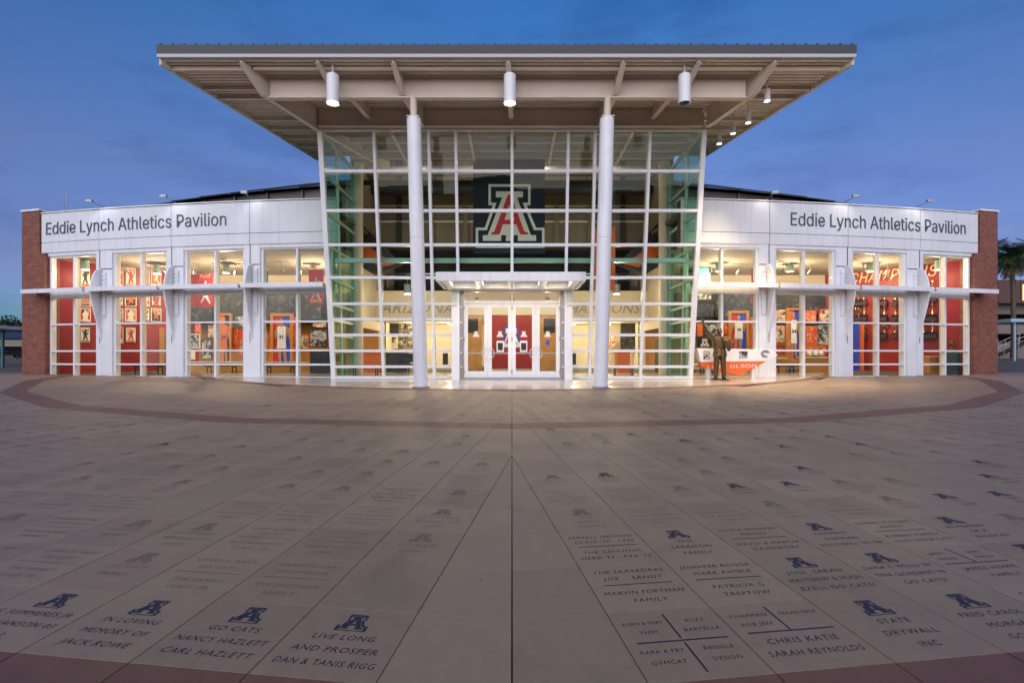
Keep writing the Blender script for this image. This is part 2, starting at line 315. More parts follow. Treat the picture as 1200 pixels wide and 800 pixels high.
def collage_mat(name, stops, scale=9.0):
    """printed photo collage: patches of ink that differ from object to object"""
    m = mat(name, (0.5, 0.5, 0.5), 0.45); n, l = m.node_tree.nodes, m.node_tree.links; b = n['Principled BSDF']
    t = n.new('ShaderNodeTexCoord'); oi = n.new('ShaderNodeObjectInfo'); sc_ = n.new('ShaderNodeVectorMath'); sc_.operation = 'SCALE'
    cb = n.new('ShaderNodeCombineXYZ'); l.new(oi.outputs['Random'], cb.inputs[0]); l.new(oi.outputs['Random'], cb.inputs[2])
    l.new(cb.outputs[0], sc_.inputs[0]); sc_.inputs['Scale'].default_value = 97.0
    ad = n.new('ShaderNodeVectorMath'); ad.operation = 'ADD'; l.new(t.outputs['Object'], ad.inputs[0]); l.new(sc_.outputs[0], ad.inputs[1])
    nz = n.new('ShaderNodeTexNoise'); nz.inputs['Scale'].default_value = scale * 0.45; nz.inputs['Detail'].default_value = 5; nz.inputs['Roughness'].default_value = 0.75; nz.inputs['Distortion'].default_value = 1.2
    l.new(ad.outputs[0], nz.inputs['Vector'])
    rp = n.new('ShaderNodeValToRGB'); rp.color_ramp.interpolation = 'CONSTANT'; els = rp.color_ramp.elements
    els[0].position = 0; els[0].color = (*stops[0][1], 1); els[1].position = stops[1][0]; els[1].color = (*stops[1][1], 1)
    for p, c in stops[2:]: e = els.new(p); e.color = (*c, 1)
    l.new(nz.outputs['Fac'], rp.inputs[0]); l.new(rp.outputs[0], b.inputs['Base Color']); return m
M_post = collage_mat('sports_photo_print', [(0, (0.03, 0.02, 0.02)), (0.40, (0.30, 0.11, 0.05)), (0.47, (0.62, 0.5, 0.36)), (0.55, (0.75, 0.68, 0.55)), (0.62, (0.72, 0.2, 0.04)), (0.69, (0.08, 0.04, 0.05))], 7)
M_bw = collage_mat('black_white_photo_print', [(0, (0.015, 0.015, 0.017)), (0.44, (0.10, 0.10, 0.10)), (0.50, (0.6, 0.58, 0.52)), (0.57, (0.25, 0.24, 0.22)), (0.62, (0.7, 0.68, 0.62))], 6)
M_dphoto = collage_mat('dark_photo_mural', [(0, (0.01, 0.01, 0.012)), (0.5, (0.03, 0.035, 0.035)), (0.58, (0.12, 0.14, 0.13)), (0.66, (0.4, 0.4, 0.36))], 5)
M_oprint = collage_mat('orange_info_print', [(0, (0.55, 0.05, 0.02)), (0.45, (0.70, 0.12, 0.02)), (0.56, (0.75, 0.62, 0.42)), (0.62, (0.10, 0.03, 0.02))], 8)

# ------------------------------------------------------------------ lettering
import os
SANS = None
try:                                                   # Blender's own bundled interface font, for the signs
    SANS = bpy.data.fonts.load(os.path.join(bpy.utils.system_resource('DATAFILES'), 'fonts', 'Inter.woff2'))
except Exception: SANS = None
def text_mesh(body, size=1.0, shear=0.0, weight=0.0, extrude=0.0, align='LEFT', spacing=1.0, xscale=1.0, sans=False):
    cu = bpy.data.curves.new('lettering', 'FONT'); cu.body = body
    if sans and SANS: cu.font = SANS
    cu.size = size; cu.shear = shear; cu.offset = weight
    cu.extrude = extrude; cu.align_x = align; cu.space_character = spacing; cu.resolution_u = 2; cu.fill_mode = 'FRONT' if extrude == 0 else 'BOTH'
    o = bpy.data.objects.new('lettering', cu); col.objects.link(o)
    dg = bpy.context.evaluated_depsgraph_get(); dg.update()
    me = bpy.data.meshes.new_from_object(o.evaluated_get(dg))
    col.objects.unlink(o); bpy.data.objects.remove(o); bpy.data.curves.remove(cu)
    if xscale != 1.0:
        for v in me.vertices: v.co.x *= xscale
    me.materials.clear(); return me
def text_lists(body, **k):
    me = text_mesh(body, **k); v = [x.co.copy() for x in me.vertices]; f = [tuple(p.vertices) for p in me.polygons]
    bpy.data.meshes.remove(me); return v, f
def glyphs(v, f):
    """split a text mesh into letters: connected pieces that overlap in x"""
    par = list(range(len(v)))
    def find(i):
        while par[i] != i: par[i] = par[par[i]]; i = par[i]
        return i
    for q in f:
        for a in q[1:]: par[find(a)] = find(q[0])
    isl = {}
    for q in f: isl.setdefault(find(q[0]), []).append(q)
    parts = []
    for q in isl.values():
        ids = set(i for a in q for i in a); xs = [v[i].x for i in ids]; parts.append([min(xs), max(xs), q])
    parts.sort(key=lambda p: p[0]); out = []
    for p in parts:
        if out and p[0] < out[-1][1] - 0.35 * min(p[1] - p[0], out[-1][1] - out[-1][0]): out[-1][1] = max(out[-1][1], p[1]); out[-1][2] += p[2]
        else: out.append(p)
    res = []
    for _, _, q in out:
        ids = sorted(set(i for a in q for i in a)); mp_ = {i: k for k, i in enumerate(ids)}
        res.append(([v[i] for i in ids], [tuple(mp_[i] for i in a) for a in q]))
    return res

# the block letter emblem, in a unit frame: x -0.5..0.5, y 0..~0.92
def EP(pts): return [((x - 361.5) / 433.0, (700 - y) / 433.0) for x, y in pts]
E_OUT = EP([(225, 300), (490, 300), (490, 432), (466, 432), (525, 573), (578, 573), (578, 700), (145, 700), (145, 573), (202, 573), (252, 432), (225, 432)])
E_IN = EP([(241, 316), (474, 316), (474, 416), (440, 416), (512, 589), (562, 589), (562, 684), (161, 684), (161, 589), (215, 589), (276, 416), (241, 416)])
E_A = EP([(272, 345), (442, 345), (442, 383), (405, 383), (492, 620), (525, 620), (525, 656), (410, 656), (410, 620), (382, 620), (382, 656), (335, 656), (335, 620), (305, 620), (305, 656), (190, 656), (190, 620), (220, 620), (312, 383), (272, 383)])
E_RED = EP([(347, 366), (366, 366), (450, 596), (476, 606), (476, 616), (424, 616), (400, 552), (316, 552), (296, 616), (242, 616), (242, 606), (262, 596)])
E_CNT = EP([(356, 430), (388, 524), (326, 524)])
E_TH1 = EP([(275, 348), (440, 348), (440, 380), (403, 380), (490, 618), (522, 618), (522, 654), (402, 654), (402, 630), (415, 630), (395, 570), (318, 570), (300, 630), (318, 630), (318, 654), (192, 654), (192, 618), (222, 618), (314, 380), (275, 380)])
E_TH2 = EP([(356, 440), (385, 530), (328, 530)])

# ================================================================== GROUND
M_asph = mat('asphalt', (0.10, 0.095, 0.09), 0.85, var=0.18, vscale=1.2, bump=0.3, bscale=80)
xs_ = [-400, -120, -40, 0, 40, 120, 400]; ys_ = [-200, -60, 0, 22, 45, 120, 500]
gv = [(x, y, G(y) - 0.05) for y in ys_ for x in xs_]
gf = [(j * 7 + i, j * 7 + i + 1, (j + 1) * 7 + i + 1, (j + 1) * 7 + i) for j in range(6) for i in range(6)]
mb = MB(); mb.add(gv, gf); gr = mb.build('ground', M_asph); gr['kind'] = 'structure'

PC = Vector((0.0, 29.8)); PP = 0.6; A0 = 27.37; T75 = math.tan(R(7.5)); TH = 0.04
WR, WY = 90.0, 110.85
def Yw(X, d=0.0): return WY - math.sqrt((WR + d) ** 2 - (X - AX) ** 2)   # wing front line; d>0 towards the viewer
AC, AR = 33.0, 17.0                                                # entrance apron circle
def clip(poly, a, b, c):                                           # keep a*x+b*y<=c
    out = []
    for i in range(len(poly)):
        p, q = poly[i], poly[(i + 1) % len(poly)]; fp = a * p[0] + b * p[1] - c; fq = a * q[0] + b * q[1] - c
        if fp <= 0: out.append(p)
        if (fp < 0 < fq) or (fq < 0 < fp):
            t = fp / (fp - fq); out.append((p[0] + (q[0] - p[0]) * t, p[1] + (q[1] - p[1]) * t))
    return out
plaza = MB()
plaza_o = thing('plaza_paving', 'circular plaza', 'paving'); del plaza_o['category']; del plaza_o['label']; plaza_o['kind'] = 'structure'
TILT = math.atan(SL)
def paver_mesh(name, poly, m):
    """poly in local coordinates, a bevelled slab with its top at z=0"""
    pm = MB(); n = len(poly); cx = sum(p[0] for p in poly) / n; cy_ = sum(p[1] for p in poly) / n
    def ins(p, d):
        v = Vector((p[0] - cx, p[1] - cy_)); L = v.length or 1; v *= max(0, (L - d) / L); return (cx + v.x, cy_ + v.y)
    vs = [(p[0], p[1], -TH) for p in poly] + [(p[0], p[1], -0.0015) for p in poly] + [(*ins(p, 0.0035), 0.0) for p in poly]
    fs = [(i, (i + 1) % n, n + (i + 1) % n, n + i) for i in range(n)] + [(n + i, n + (i + 1) % n, 2 * n + (i + 1) % n, 2 * n + i) for i in range(n)] + [tuple(range(2 * n, 3 * n))]
    pm.add(vs, fs); return pm.mesh(name, m)
cells = []
for k in range(-7, 7):
    ph = R(7.5 + 15 * k); d = Vector((math.sin(ph), -math.cos(ph))); e = Vector((math.cos(ph), math.sin(ph)))
    for r in range(-8, 28):                  # r=0: the row just inside the near red band
        a1 = A0 - PP * r; a0 = a1 - PP
        if a0 < 8: continue
        jm = int(a1 * T75 / PP) + 1
        for j in range(-jm, jm):
            p = [(j * PP + 0.0028, a0 + 0.0006), ((j + 1) * PP - 0.0028, a0 + 0.0006), ((j + 1) * PP - 0.0028, a1 - 0.0006), (j * PP + 0.0028, a1 - 0.0006)]
            q = clip(clip(p, 1, -T75, -0.004), -1, -T75, -0.004)
            if len(q) < 3: continue
            area = abs(sum(q[i][0] * q[(i + 1) % len(q)][1] - q[(i + 1) % len(q)][0] * q[i][1] for i in range(len(q)))) / 2
            if area < 0.004: continue
            cl = sum(x for x, _ in q) / len(q); ca = sum(y for _, y in q) / len(q)
            c = PC + d * ca + e * cl
            if c.y < -3 or c.y > 24.5 or abs(c.x) > 30: continue
            if abs(c.x) < 21.6 and c.y > Yw(c.x, 0.25): continue
            if c.x ** 2 + (c.y - AC) ** 2 < (AR + 0.36) ** 2: continue
            red = (r == -1 or r == 11)
            full = area > 0.34
            vis = c.y > 1.9 and abs(c.x) < c.y * 1.02 + 0.5
            cells.append(dict(k=k, r=r, j=j, poly=q, c=c, cl=cl, ca=ca, d=d, e=e, ph=ph, red=red, full=full, vis=vis))
near = sorted([c for c in cells if c['vis']], key=lambda c: c['c'].length)[:300]
for c in near: c['own'] = True
M_full = paver_mesh('paver', [(-0.2972, -0.2994), (0.2972, -0.2994), (0.2972, 0.2994), (-0.2972, 0.2994)], M_paver)
M_fullr = paver_mesh('paver', [(-0.2972, -0.2994), (0.2972, -0.2994), (0.2972, 0.2994), (-0.2972, 0.2994)], M_pred)

# -- inscriptions: meshes in paver coordinates (x right, y away from the reader)
def ins_lines(lines, y0, dy, size, ink, x0=0.0, weight=0.0):
    """centred lines of lettering"""
    V, Fc = [], []
    for i, s in enumerate(lines):
        if not s: continue
        v, f = text_lists(s, size=size, shear=0.18, weight=weight * size, align='CENTER', spacing=1.12)
        wd = max(p.x for p in v) - min(p.x for p in v); lim = 0.50 if x0 == 0 else 0.225; kx = min(1.0, lim / wd)
        n = len(V); V += [Vector((p.x * kx + x0, p.y + y0 - i * dy, 0.0006)) for p in v]; Fc += [tuple(a + n for a in q) for q in f]
    return V, Fc
def ins_emblem(s=0.17, y=0.085, x=0.0):
    m = MB(); z = 0.0006
    m.flat([(px * s + x, py * s + y, z) for px, py in E_OUT], [[(px * s + x, py * s + y, z) for px, py in [((q[0]) * 0.86, 0.067 + (q[1] - 0.067) * 0.93) for q in E_IN]]])
    m.flat([(px * s + x, py * s + y, z) for px, py in E_TH1], [[(px * s + x, py * s + y, z) for px, py in E_TH2]])
    return m.v, m.f
def make_ins(kind, lines, ink):
    m = MB()
    if kind == 'A':
        m.add(*ins_emblem())
        m.add(*ins_lines(lines, 0.005, 0.105, 0.062, ink))
    elif kind == 'H':
        m.add(*ins_lines(lines[:2], 0.17, 0.095, 0.058, ink)); m.box(-0.22, 0.22, 0.008, 0.016, 0.0002, 0.0008)
        m.add(*ins_lines(lines[2:], -0.11, 0.095, 0.058, ink))
    elif kind == 'X':
        m.box(-0.24, 0.24, -0.004, 0.006, 0.0002, 0.0008); m.box(-0.005, 0.005, -0.25, -0.02, 0.0002, 0.0008); m.box(-0.005, 0.005, 0.02, 0.25, 0.0002, 0.0008)
        for (a, b), (x, y) in zip(lines, ((-0.145, 0.16), (0.145, 0.16), (-0.145, -0.09), (0.145, -0.09))):
            m.add(*ins_lines([a, b], y, 0.085, 0.040, ink, x0=x))
    elif kind == 'T':
        m.box(-0.24, 0.24, 0.008, 0.018, 0.0002, 0.0008); m.box(-0.005, 0.005, 0.02, 0.25, 0.0002, 0.0008)
        for (a, b), (x, y) in zip(lines[:2], ((-0.145, 0.16), (0.145, 0.16))): m.add(*ins_lines([a, b], y, 0.085, 0.042, ink, x0=x))
        m.add(*ins_lines(lines[2:], -0.09, 0.1, 0.062, ink))
    return m.mesh('inscription', M_ink if ink else M_inkfade)
# readable stones: (sector k, row r, column j)
READ = {
 (0, 0, -5): ('X', [('ROBIN & MARY', 'THIM'), ('BUZZ', 'BARTELLA'), ('KARA A FRY', 'GYMCAT'), ('REGOLE', 'DESIGN')]),
 (0, 1, -5): ('H', ['THE SAAVEDRAS', 'JOE    SANDY', 'MARVIN FORTMAN', 'FAMILY']),
 (0, 2, -5): ('H', ['FERRELL GENUNG', "CLASS '70 · 1942", 'THE GENUNGS', "HERB '72 · AVA '72"]),
 (0, 0, -4): ('T', [('CHAPMAN', 'ROB JEFF'), ('MEGAN HALE', ''), 'CHRIS KATIE', 'SARAH REYNOLDS']),
 (0, 1, -4): ('H', ['JENNIFER ROGGE', 'MARK KIMBLE', 'PATRICIA G', 'TREPTOW']),
 (0, 2, -4): ('A', ['THE', 'SARRISON', 'FAMILY']),
 (0, 0, -3): ('A', ['STATE', 'DRYWALL', 'INC']),
 (0, 1, -3): ('A', ['JOSE  SARAH', 'MATTHEW & HUGH', 'EZELL GO CATS!']),
 (0, 2, -3): ('H', ['RON & JENNIFER', 'MASSEY', 'DAVID & MARCIA', 'DAVENPORT']),
 (0, 0, -2): ('A', ['FRED CAROL', 'MORGAN', 'GO CATS']),
 (0, 1, -2): ('A', ["DANA C WELLS '89", "TINA GIORDANO '90", 'GO CATS!']),
 (0, 2, -2): ('A', ['GARRETT', 'GORMAN', "FOOTBALL '97-'98"]),
 (0, 1, -1): ('T', [('JAMES', 'WALSH'), ('GARY', 'FAMILY'), 'JAMES HOWE', 'FAMILY']),
 (0, 2, -1): ('H', ['ROBERT B DEANS', 'FAMILY', 'ROBERT FAMILY', 'LOVE THOSE CATS']),
 (0, 2, 0): ('A', ['IN MEMORY', 'OF A', 'WILDCAT']), (0, 3, 1): ('A', ['GO', 'CATS', '']),
 (-1, 0, 4): ('A', ['LIVE LONG', 'AND PROSPER', 'DAN & TANIS RIGG']),
 (-1, 0, 3): ('A', ['GO CATS', 'NANCY HAZLETT', 'CARL HAZLETT']),
 (-1, 0, 2): ('A', ['IN LOVING', 'MEMORY OF', 'JACK ROWE']),
 (-1, 0, 1): ('A', ['G SUMMERES JR', 'F JOHANSON 03', '2003']),
}
FADE = [('H', ['JENNIFER HART', 'CALIFORNIA', 'THE JACKMAN', 'FAMILY']), ('A', ['GO CATS', 'FAMILY', '']), ('A', ['THE', 'ROWE', 'FAMILY']),
        ('H', ['CURT & KELLY', 'FAMILY', 'BOB & NANCY', "CLASS '72"]), ('A', ['IN LOVING', 'MEMORY OF', 'JACK']), ('H', ['LARRY & MARY', 'GO CATS', 'THE FAMILY', "CLASS '70"])]
FMESH = [make_ins(k, l, False) for k, l in FADE]; DMESH = [make_ins(k, l, True) for k, l in FADE]
for c in near:
    z = SL * c['c'].y
    rot = Euler((TILT, 0, c['ph']), 'XYZ').to_matrix()
    rot = (Matrix.Rotation(TILT, 3, 'X') @ Matrix.Rotation(c['ph'], 3, 'Z')).to_euler()
    lift = rnd.uniform(-0.0006, 0.0006)
    if c['full']:
        me = M_fullr if c['red'] else M_full
        ctr = PC + c['d'] * (A0 - PP * (c['r'] + 0.5)) + c['e'] * ((c['j'] + 0.5) * PP)
    else:
        me = paver_mesh('paver', [(x - c['cl'], -(y - c['ca'])) for x, y in c['poly']][::-1], M_pred if c['red'] else M_paver); ctr = c['c']
    o = inst('paver', me, plaza_o, (ctr.x, ctr.y, SL * ctr.y + lift), rot)
    if c['red'] or not c['full']: continue
    key = (c['k'], c['r'], c['j'])
    if key in READ: im = make_ins(*READ[key], True)
    else:
        q = rnd.random()
        if c['c'].x > 0.5 and c['c'].y < 4.5: im = rnd.choice(DMESH) if q < 0.35 else (rnd.choice(FMESH) if q < 0.9 else None)
        elif c['c'].x > 0.5: im = rnd.choice(DMESH[1:3]) if q < 0.16 else (rnd.choice(FMESH) if q < 0.85 else None)
        else: im = rnd.choice(FMESH) if q < 0.86 else (rnd.choice(DMESH) if q < 0.9 else None)
    if im: i_ = inst('inscription', im, o, (0, 0, 0.0006))
# the pavers farther off: one mass
far = MB(); tones = []
ink = MB()
for c in cells:
    if c.get('own'): continue
    far.cm = 1 if c['red'] else 0
    t = rnd.random(); n = len(c['poly']); base = len(far.f)
    w3 = lambda l, a, z: (lambda p: (p.x, p.y, SL * p.y + z))(PC + c['d'] * a + c['e'] * l)
    vs = [w3(x, y, -0.0) for x, y in c['poly']]; vb = [(x, y, z - 0.03) for x, y, z in vs]
    far.add(vs + vb, [tuple(range(n))] + [(i, (i + 1) % n, n + (i + 1) % n, n + i) for i in range(n)])
    tones += [t] * (len(far.f) - base)
    if c['full'] and not c['red'] and c['vis'] and c['c'].y < 17:
        ctr = PC + c['d'] * (A0 - PP * (c['r'] + 0.5)) + c['e'] * ((c['j'] + 0.5) * PP); q = rnd.random()
        W = lambda x, y: (lambda p: (p.x, p.y, SL * p.y + 0.0008))(ctr + c['e'] * x - c['d'] * y)
        ink.cm = 0 if (q < 0.4 and rnd.random() < 0.25) else 1
        if q < 0.4:
            s, y0 = 0.17, 0.085
            ink.flat([W(x * s, y * s + y0) for x, y in E_OUT], [[W(x * 0.86 * s, (0.067 + (y - 0.067) * .93) * s + y0) for x, y in E_IN]])
            ink.flat([W(x * s, y * s + y0) for x, y in E_TH1], [[W(x * s, y * s + y0) for x, y in E_TH2]])
        elif q < 0.6:
            ink.flat([W(-.22, .008), W(.22, .008), W(.22, .018), W(-.22, .018)])
        for yy in (0.0, -0.1, -0.2) if q < 0.4 else (0.19, 0.1, -0.08, -0.18):
            x = -rnd.uniform(0.1, 0.22); x1 = -x
            while x < x1:
                ww = rnd.uniform(0.018, 0.03); ink.flat([W(x, yy), W(x + ww * .6, yy), W(x + ww * .75, yy + .04), W(x + ww * .15, yy + .04)]); x += ww + 0.012
fo = far.build('paver_field', [M_paver, M_pred], plaza_o); fo['kind'] = 'stuff'
atr = fo.data.attributes.new('tone', 'FLOAT', 'FACE'); atr.data.foreach_set('value', tones)
if ink.f:
    io = ink.build('paver_inscriptions', [M_ink, M_inkfade], plaza_o); io['kind'] = 'stuff'
# entrance apron with its thin red edge
N = 96; ap = []; rg = []
for i in range(N + 1):
    t = R(-62 + 124 * i / N); ap.append((AR * math.sin(t), AC - AR * math.cos(t)))
mb = MB(); vs = []; fs = []
for x, y in ap:
    yb = 24.0; vs += [(x, y, G(y) - 0.04), (x, y, G(y) + 0.012), (x, max(yb, y + .05), G(max(yb, y)) + 0.012)]
for i in range(N): fs += [(3 * i, 3 * i + 3, 3 * i + 4, 3 * i + 1), (3 * i + 1, 3 * i + 4, 3 * i + 5, 3 * i + 2)]
mb.add(vs, fs); o = mb.build('entrance_apron', M_apron); o['kind'] = 'structure'
mb = MB(); vs = []; fs = []
for i in range(N + 1):
    t = R(-62 + 124 * i / N)
    for rr in (AR + 0.004, AR + 0.36): x = rr * math.sin(t); y = AC - rr * math.cos(t); vs += [(x, y, G(y) - 0.04), (x, y, G(y) + 0.006)]
for i in range(N):
    a = 4 * i; b = a + 4; fs += [(a + 1, b + 1, b + 3, a + 3), (a + 2, b + 2, b + 3, a + 3), (a, b, b + 1, a + 1)]
mb.add(vs, fs); o = mb.build('apron_border', M_pred); o['kind'] = 'structure'

# ================================================================== PAVILION SHELL
pav = thing('athletics_pavilion', 'white pavilion with tall leaning glass entrance, wide flat canopy and two curved lettered wings', 'building', (0, 21, FZ))
def wp(X, z, d=0.0):
    t = math.asin((X - AX) / WR); return Vector((AX + (WR + d) * math.sin(t), WY - (WR + d) * math.cos(t), z))
def wbox(mb, X0, X1, z0, z1, d0, d1, n=1):
    """block along the curved wing front between depths d0 (back) and d1 (front)"""
    for i in range(n):
        a, b = X0 + (X1 - X0) * i / n, X0 + (X1 - X0) * (i + 1) / n
        mb.hexa([wp(a, z0, d1), wp(b, z0, d1), wp(b, z0, d0), wp(a, z0, d0), wp(a, z1, d1), wp(b, z1, d1), wp(b, z1, d0), wp(a, z1, d0)])
    return mb
def Xof(o):
    X = o * 22 / F
    for _ in range(30): X = o / F * Yw(AX + X)
    return X
Z_TOP, Z_FJ, Z_FB, Z_WH, Z_SH, Z_LH = 8.03, 6.68, 6.23, 6.08, 4.44, 4.20
def side_name(s): return 'left' if s < 0 else 'right'
BR0, BR1 = 567.0, 546.5
WIN = [(539.5, 483.0), (464.5, 400.5), (381.0, 310.0), (291.5, 207.0)]
PIER = [(483.0, 464.5), (400.5, 381.0), (310.0, 291.5)]
JO = [478.7, 394.5, 303.0]
for s in (-1, 1):
    X = lambda o: AX + s * Xof(o)
    # fascia: four upper and four lower panels with open joints
    ed = [546.0] + JO + [200.0]
    for i in range(4):
        a, b = sorted((X(ed[i]), X(ed[i + 1])))
        mb = MB(); wbox(mb, a + 0.012, b - 0.012, Z_FJ + 0.012, Z_TOP - 0.075, -0.02, 0.10, 5); mb.build('fascia_panel', M_fascia, pav)
        mb = MB(); wbox(mb, a + 0.012, b - 0.012, Z_FB, Z_FJ - 0.012, -0.02, 0.10, 5); mb.build('fascia_panel', M_fascia, pav)
        mb = MB(); wbox(mb, a + 0.004, b - 0.004, Z_TOP - 0.045, Z_TOP, -0.35, 0.13, 5); mb.build('coping', M_white, pav)
    a, b = sorted((X(546.0), X(200.0)))
    mb = MB(); wbox(mb, a, b, Z_FB + 0.02, Z_TOP - 0.05, -0.30, 0.02, 20); mb.build('fascia_backing', M_joint, pav)
    mb = MB(); wbox(mb, a, b, Z_WH + 0.0, Z_FB - 0.003, -0.30, 0.04, 20); mb.build('window_head', M_white, pav)
    # brick end pier
    a, b = sorted((X(BR0), X(BR1 - 6.5))); mb = MB(); wbox(mb, a, b, 0.2, Z_FB - 0.01, -0.45, 0.16, 2)
    a, b = sorted((X(BR0), X(BR1))); wbox(mb, a, b, Z_FB - 0.01, Z_TOP + 0.08, -0.45, 0.16, 2); bp_ = mb.build('brick_pier', M_brick, pav)
    mb = MB(); wbox(mb, a - 0.03, b + 0.03, Z_TOP + 0.083, Z_TOP + 0.16, -0.45, 0.2, 2); mb.build('pier_cap', M_white, bp_)
    # white piers with shade bracket fins and louvred boxes
    for i, (o0, o1) in enumerate(PIER):
        a, b = sorted((X(o0), X(o1))); c = X(JO[i])
        mb = MB(); wbox(mb, a, b, 0.3, Z_WH + 0.15, -0.35, 0.06, 2); wbox(mb, a - 0.05, b + 0.05, 0.3, 0.90, -0.3, 0.03, 2)
        pr = mb.build('pier', M_white, pav, bevel=0.01)
        mb = MB(); wbox(mb, c - 0.018, c + 0.018, 5.42, Z_FB, 0.06, 0.066); wbox(mb, min(c, a if s > 0 else b) if s > 0 else c, c if s > 0 else b, 5.385, 5.42, 0.06, 0.066); mb.build('panel_joint', M_joint, pr)
        prof = [(5.45, 0.09), (5.30, 0.34), (5.05, 0.47), (4.7, 0.56), (4.44, 0.585), (4.2, 0.57), (3.8, 0.49), (3.3, 0.35), (2.8, 0.20), (2.32, 0.08)]
        cx_ = c - s * 0.09
        poly = [wp(cx_ - 0.03, z, d) for z, d in prof] + [wp(cx_ - 0.03, 2.32, 0.061), wp(cx_ - 0.03, 5.42, 0.061)]
        mb = MB(); mb.prism(poly, (0.06, 0, 0)); mb.build('shade_bracket', M_white, pr, bevel=0.008)
        mb = MB(); cxb = c - s * 0.26; wbox(mb, cxb - 0.085, cxb + 0.085, 3.35, 5.25, 0.06, 0.115)
        for q in range(11): wbox(mb, cxb - 0.09, cxb + 0.09, 3.45 + q * 0.165, 3.53 + q * 0.165, 0.12, 0.145)
        mb.build('louvre_box', M_white, pr)
        mb = MB(); wbox(mb, c - 0.012, c + 0.012, 2.2, 3.33, 0.061, 0.069); mb.build('conduit', M_joint, pr)
    # windows: frame, mullions and panes
    for i, (o0, o1) in enumerate(WIN):
        a, b = sorted((X(o0), X(o1))); m_ = (a + b) / 2
        wv = sub('window', pav)
        ZR = [(Z_SH + 0.10, Z_WH), (3.07, Z_LH), (1.89, 3.03), (1.31, 1.85), (0.80, 1.27)]
        mb = MB()
        for xx in (a + 0.05, b - 0.05): wbox(mb, xx - 0.05, xx + 0.05, 0.72, Z_WH, -0.22, -0.02)
        wbox(mb, a + 0.1, b - 0.1, Z_LH, Z_SH + 0.10, -0.2, -0.03, 2); wbox(mb, a + 0.1, b - 0.1, Z_WH - 0.06, Z_WH - 0.002, -0.2, -0.03, 2)
        mb.build('window_frame', M_white, wv)
        mb = MB(); wbox(mb, m_ - 0.045, m_ + 0.045, 0.78, Z_LH - 0.002, -0.20, -0.04); wbox(mb, m_ - 0.045, m_ + 0.045, Z_SH + 0.102, Z_WH - 0.062, -0.20, -0.04); mb.build('mullion', M_white, wv)
        mb = MB(); wbox(mb, m_ - 0.05 if s > 0 else m_ + 0.0, m_ + 0.0 if s > 0 else m_ + 0.05, 0.79, Z_WH - 0.1, -0.27, -0.205); mb.build('mullion_fin', M_cream, wv)
        for z in (3.05, 1.87, 1.29, 0.76):
            mb = MB(); h = 0.035
            wbox(mb, a + 0.1, m_ - 0.046, z - h, z + h, -0.16, -0.035); wbox(mb, m_ + 0.046, b - 0.1, z - h, z + h, -0.16, -0.035); mb.build('transom', M_white, wv)
        for z0, z1 in ZR:
            for p0, p1 in ((a + 0.1, m_ - 0.045), (m_ + 0.045, b - 0.1)):
                mb = MB(); wbox(mb, p0, p1, z0 - 0.01, z1 + 0.01, -0.125, -0.115); mb.build('pane', M_wglass, wv)
    # the horizontal shade blade
    a, b = sorted((X(BR0), X(212.0)))
    ends = [(X(550.0), X(JO[0] + 1.5))] + [(X(JO[i] - 1.5), X(JO[i + 1] + 1.5)) for i in range(2)] + [(X(JO[2] - 1.5), X(209.0))]
    for p, q in ends:
        p, q = sorted((p, q)); mb = MB(); wbox(mb, p, q, Z_SH, Z_SH + 0.05, 0.17 if abs(p) > 20 or abs(q) > 20 else 0.07, 0.72, 6); wbox(mb, p, q, Z_SH - 0.09, Z_SH + 0.09, 0.72, 0.78, 6)
        mb.build('shade_blade', M_white, pav, bevel=0.006)
    # flat wing roof and back of the parapet
    a, b = sorted((X(BR0 - 2), X(200.0)))
    mb = MB(); wbox(mb, a, b, 7.35, 7.5, -8.5, -0.31, 10); mb.build('wing_roof', M_roof, pav)

# -------- leaning glass entrance
GY0, GZ0, GK = 20.30, 0.75, 0.1624
def GYz(z): return GY0 - GK * (z - GZ0)
def zofy(y):
    q = (HY - y) / F; return (CAMZ + q * (GY0 + GK * GZ0)) / (1 + q * GK)
GZT = zofy(152.5)
HZ = [zofy(y) for y in (200.8, 247, 287, 325.3, 356, 374, 392.4, 411, 429.5)]      # from the top
ZB = 0.80
gw = sub('glass_wall', pav)
def gbar(mb, x0, x1, z0, z1, f, b):
    """bar in the leaning plane: f/b = distance in front of / behind the glass"""
    mb.hexa([(x0, GYz(z0) - f, z0), (x1, GYz(z0) - f, z0), (x1, GYz(z0) + b, z0), (x0, GYz(z0) + b, z0), (x0, GYz(z1) - f, z1), (x1, GYz(z1) - f, z1), (x1, GYz(z1) + b, z1), (x0, GYz(z1) + b, z1)]); return mb
ZD = 4.17            # underside of the entrance canopy
ZC = 4.46
VX = [-6.95, -5.0, -3.02, -2.04, 0, 2.04, 3.02, 5.0, 6.95]
for x in VX:
    big = abs(x) > 6.9; hw = 0.085 if big else 0.052
    z0 = 0.55 if abs(x) > 3 else ZC + 0.01
    mb = MB(); gbar(mb, x - hw, x + hw, z0, GZT, 0.06, 0.10); mb.build('mullion', M_white, gw)
    if not big:
        mb = MB(); gbar(mb, x - 0.03, x + 0.03, z0 + 0.05, GZT - 0.1, -0.102, 0.32); mb.build('mullion_fin', M_palegreen, gw)
cut = sorted(VX)
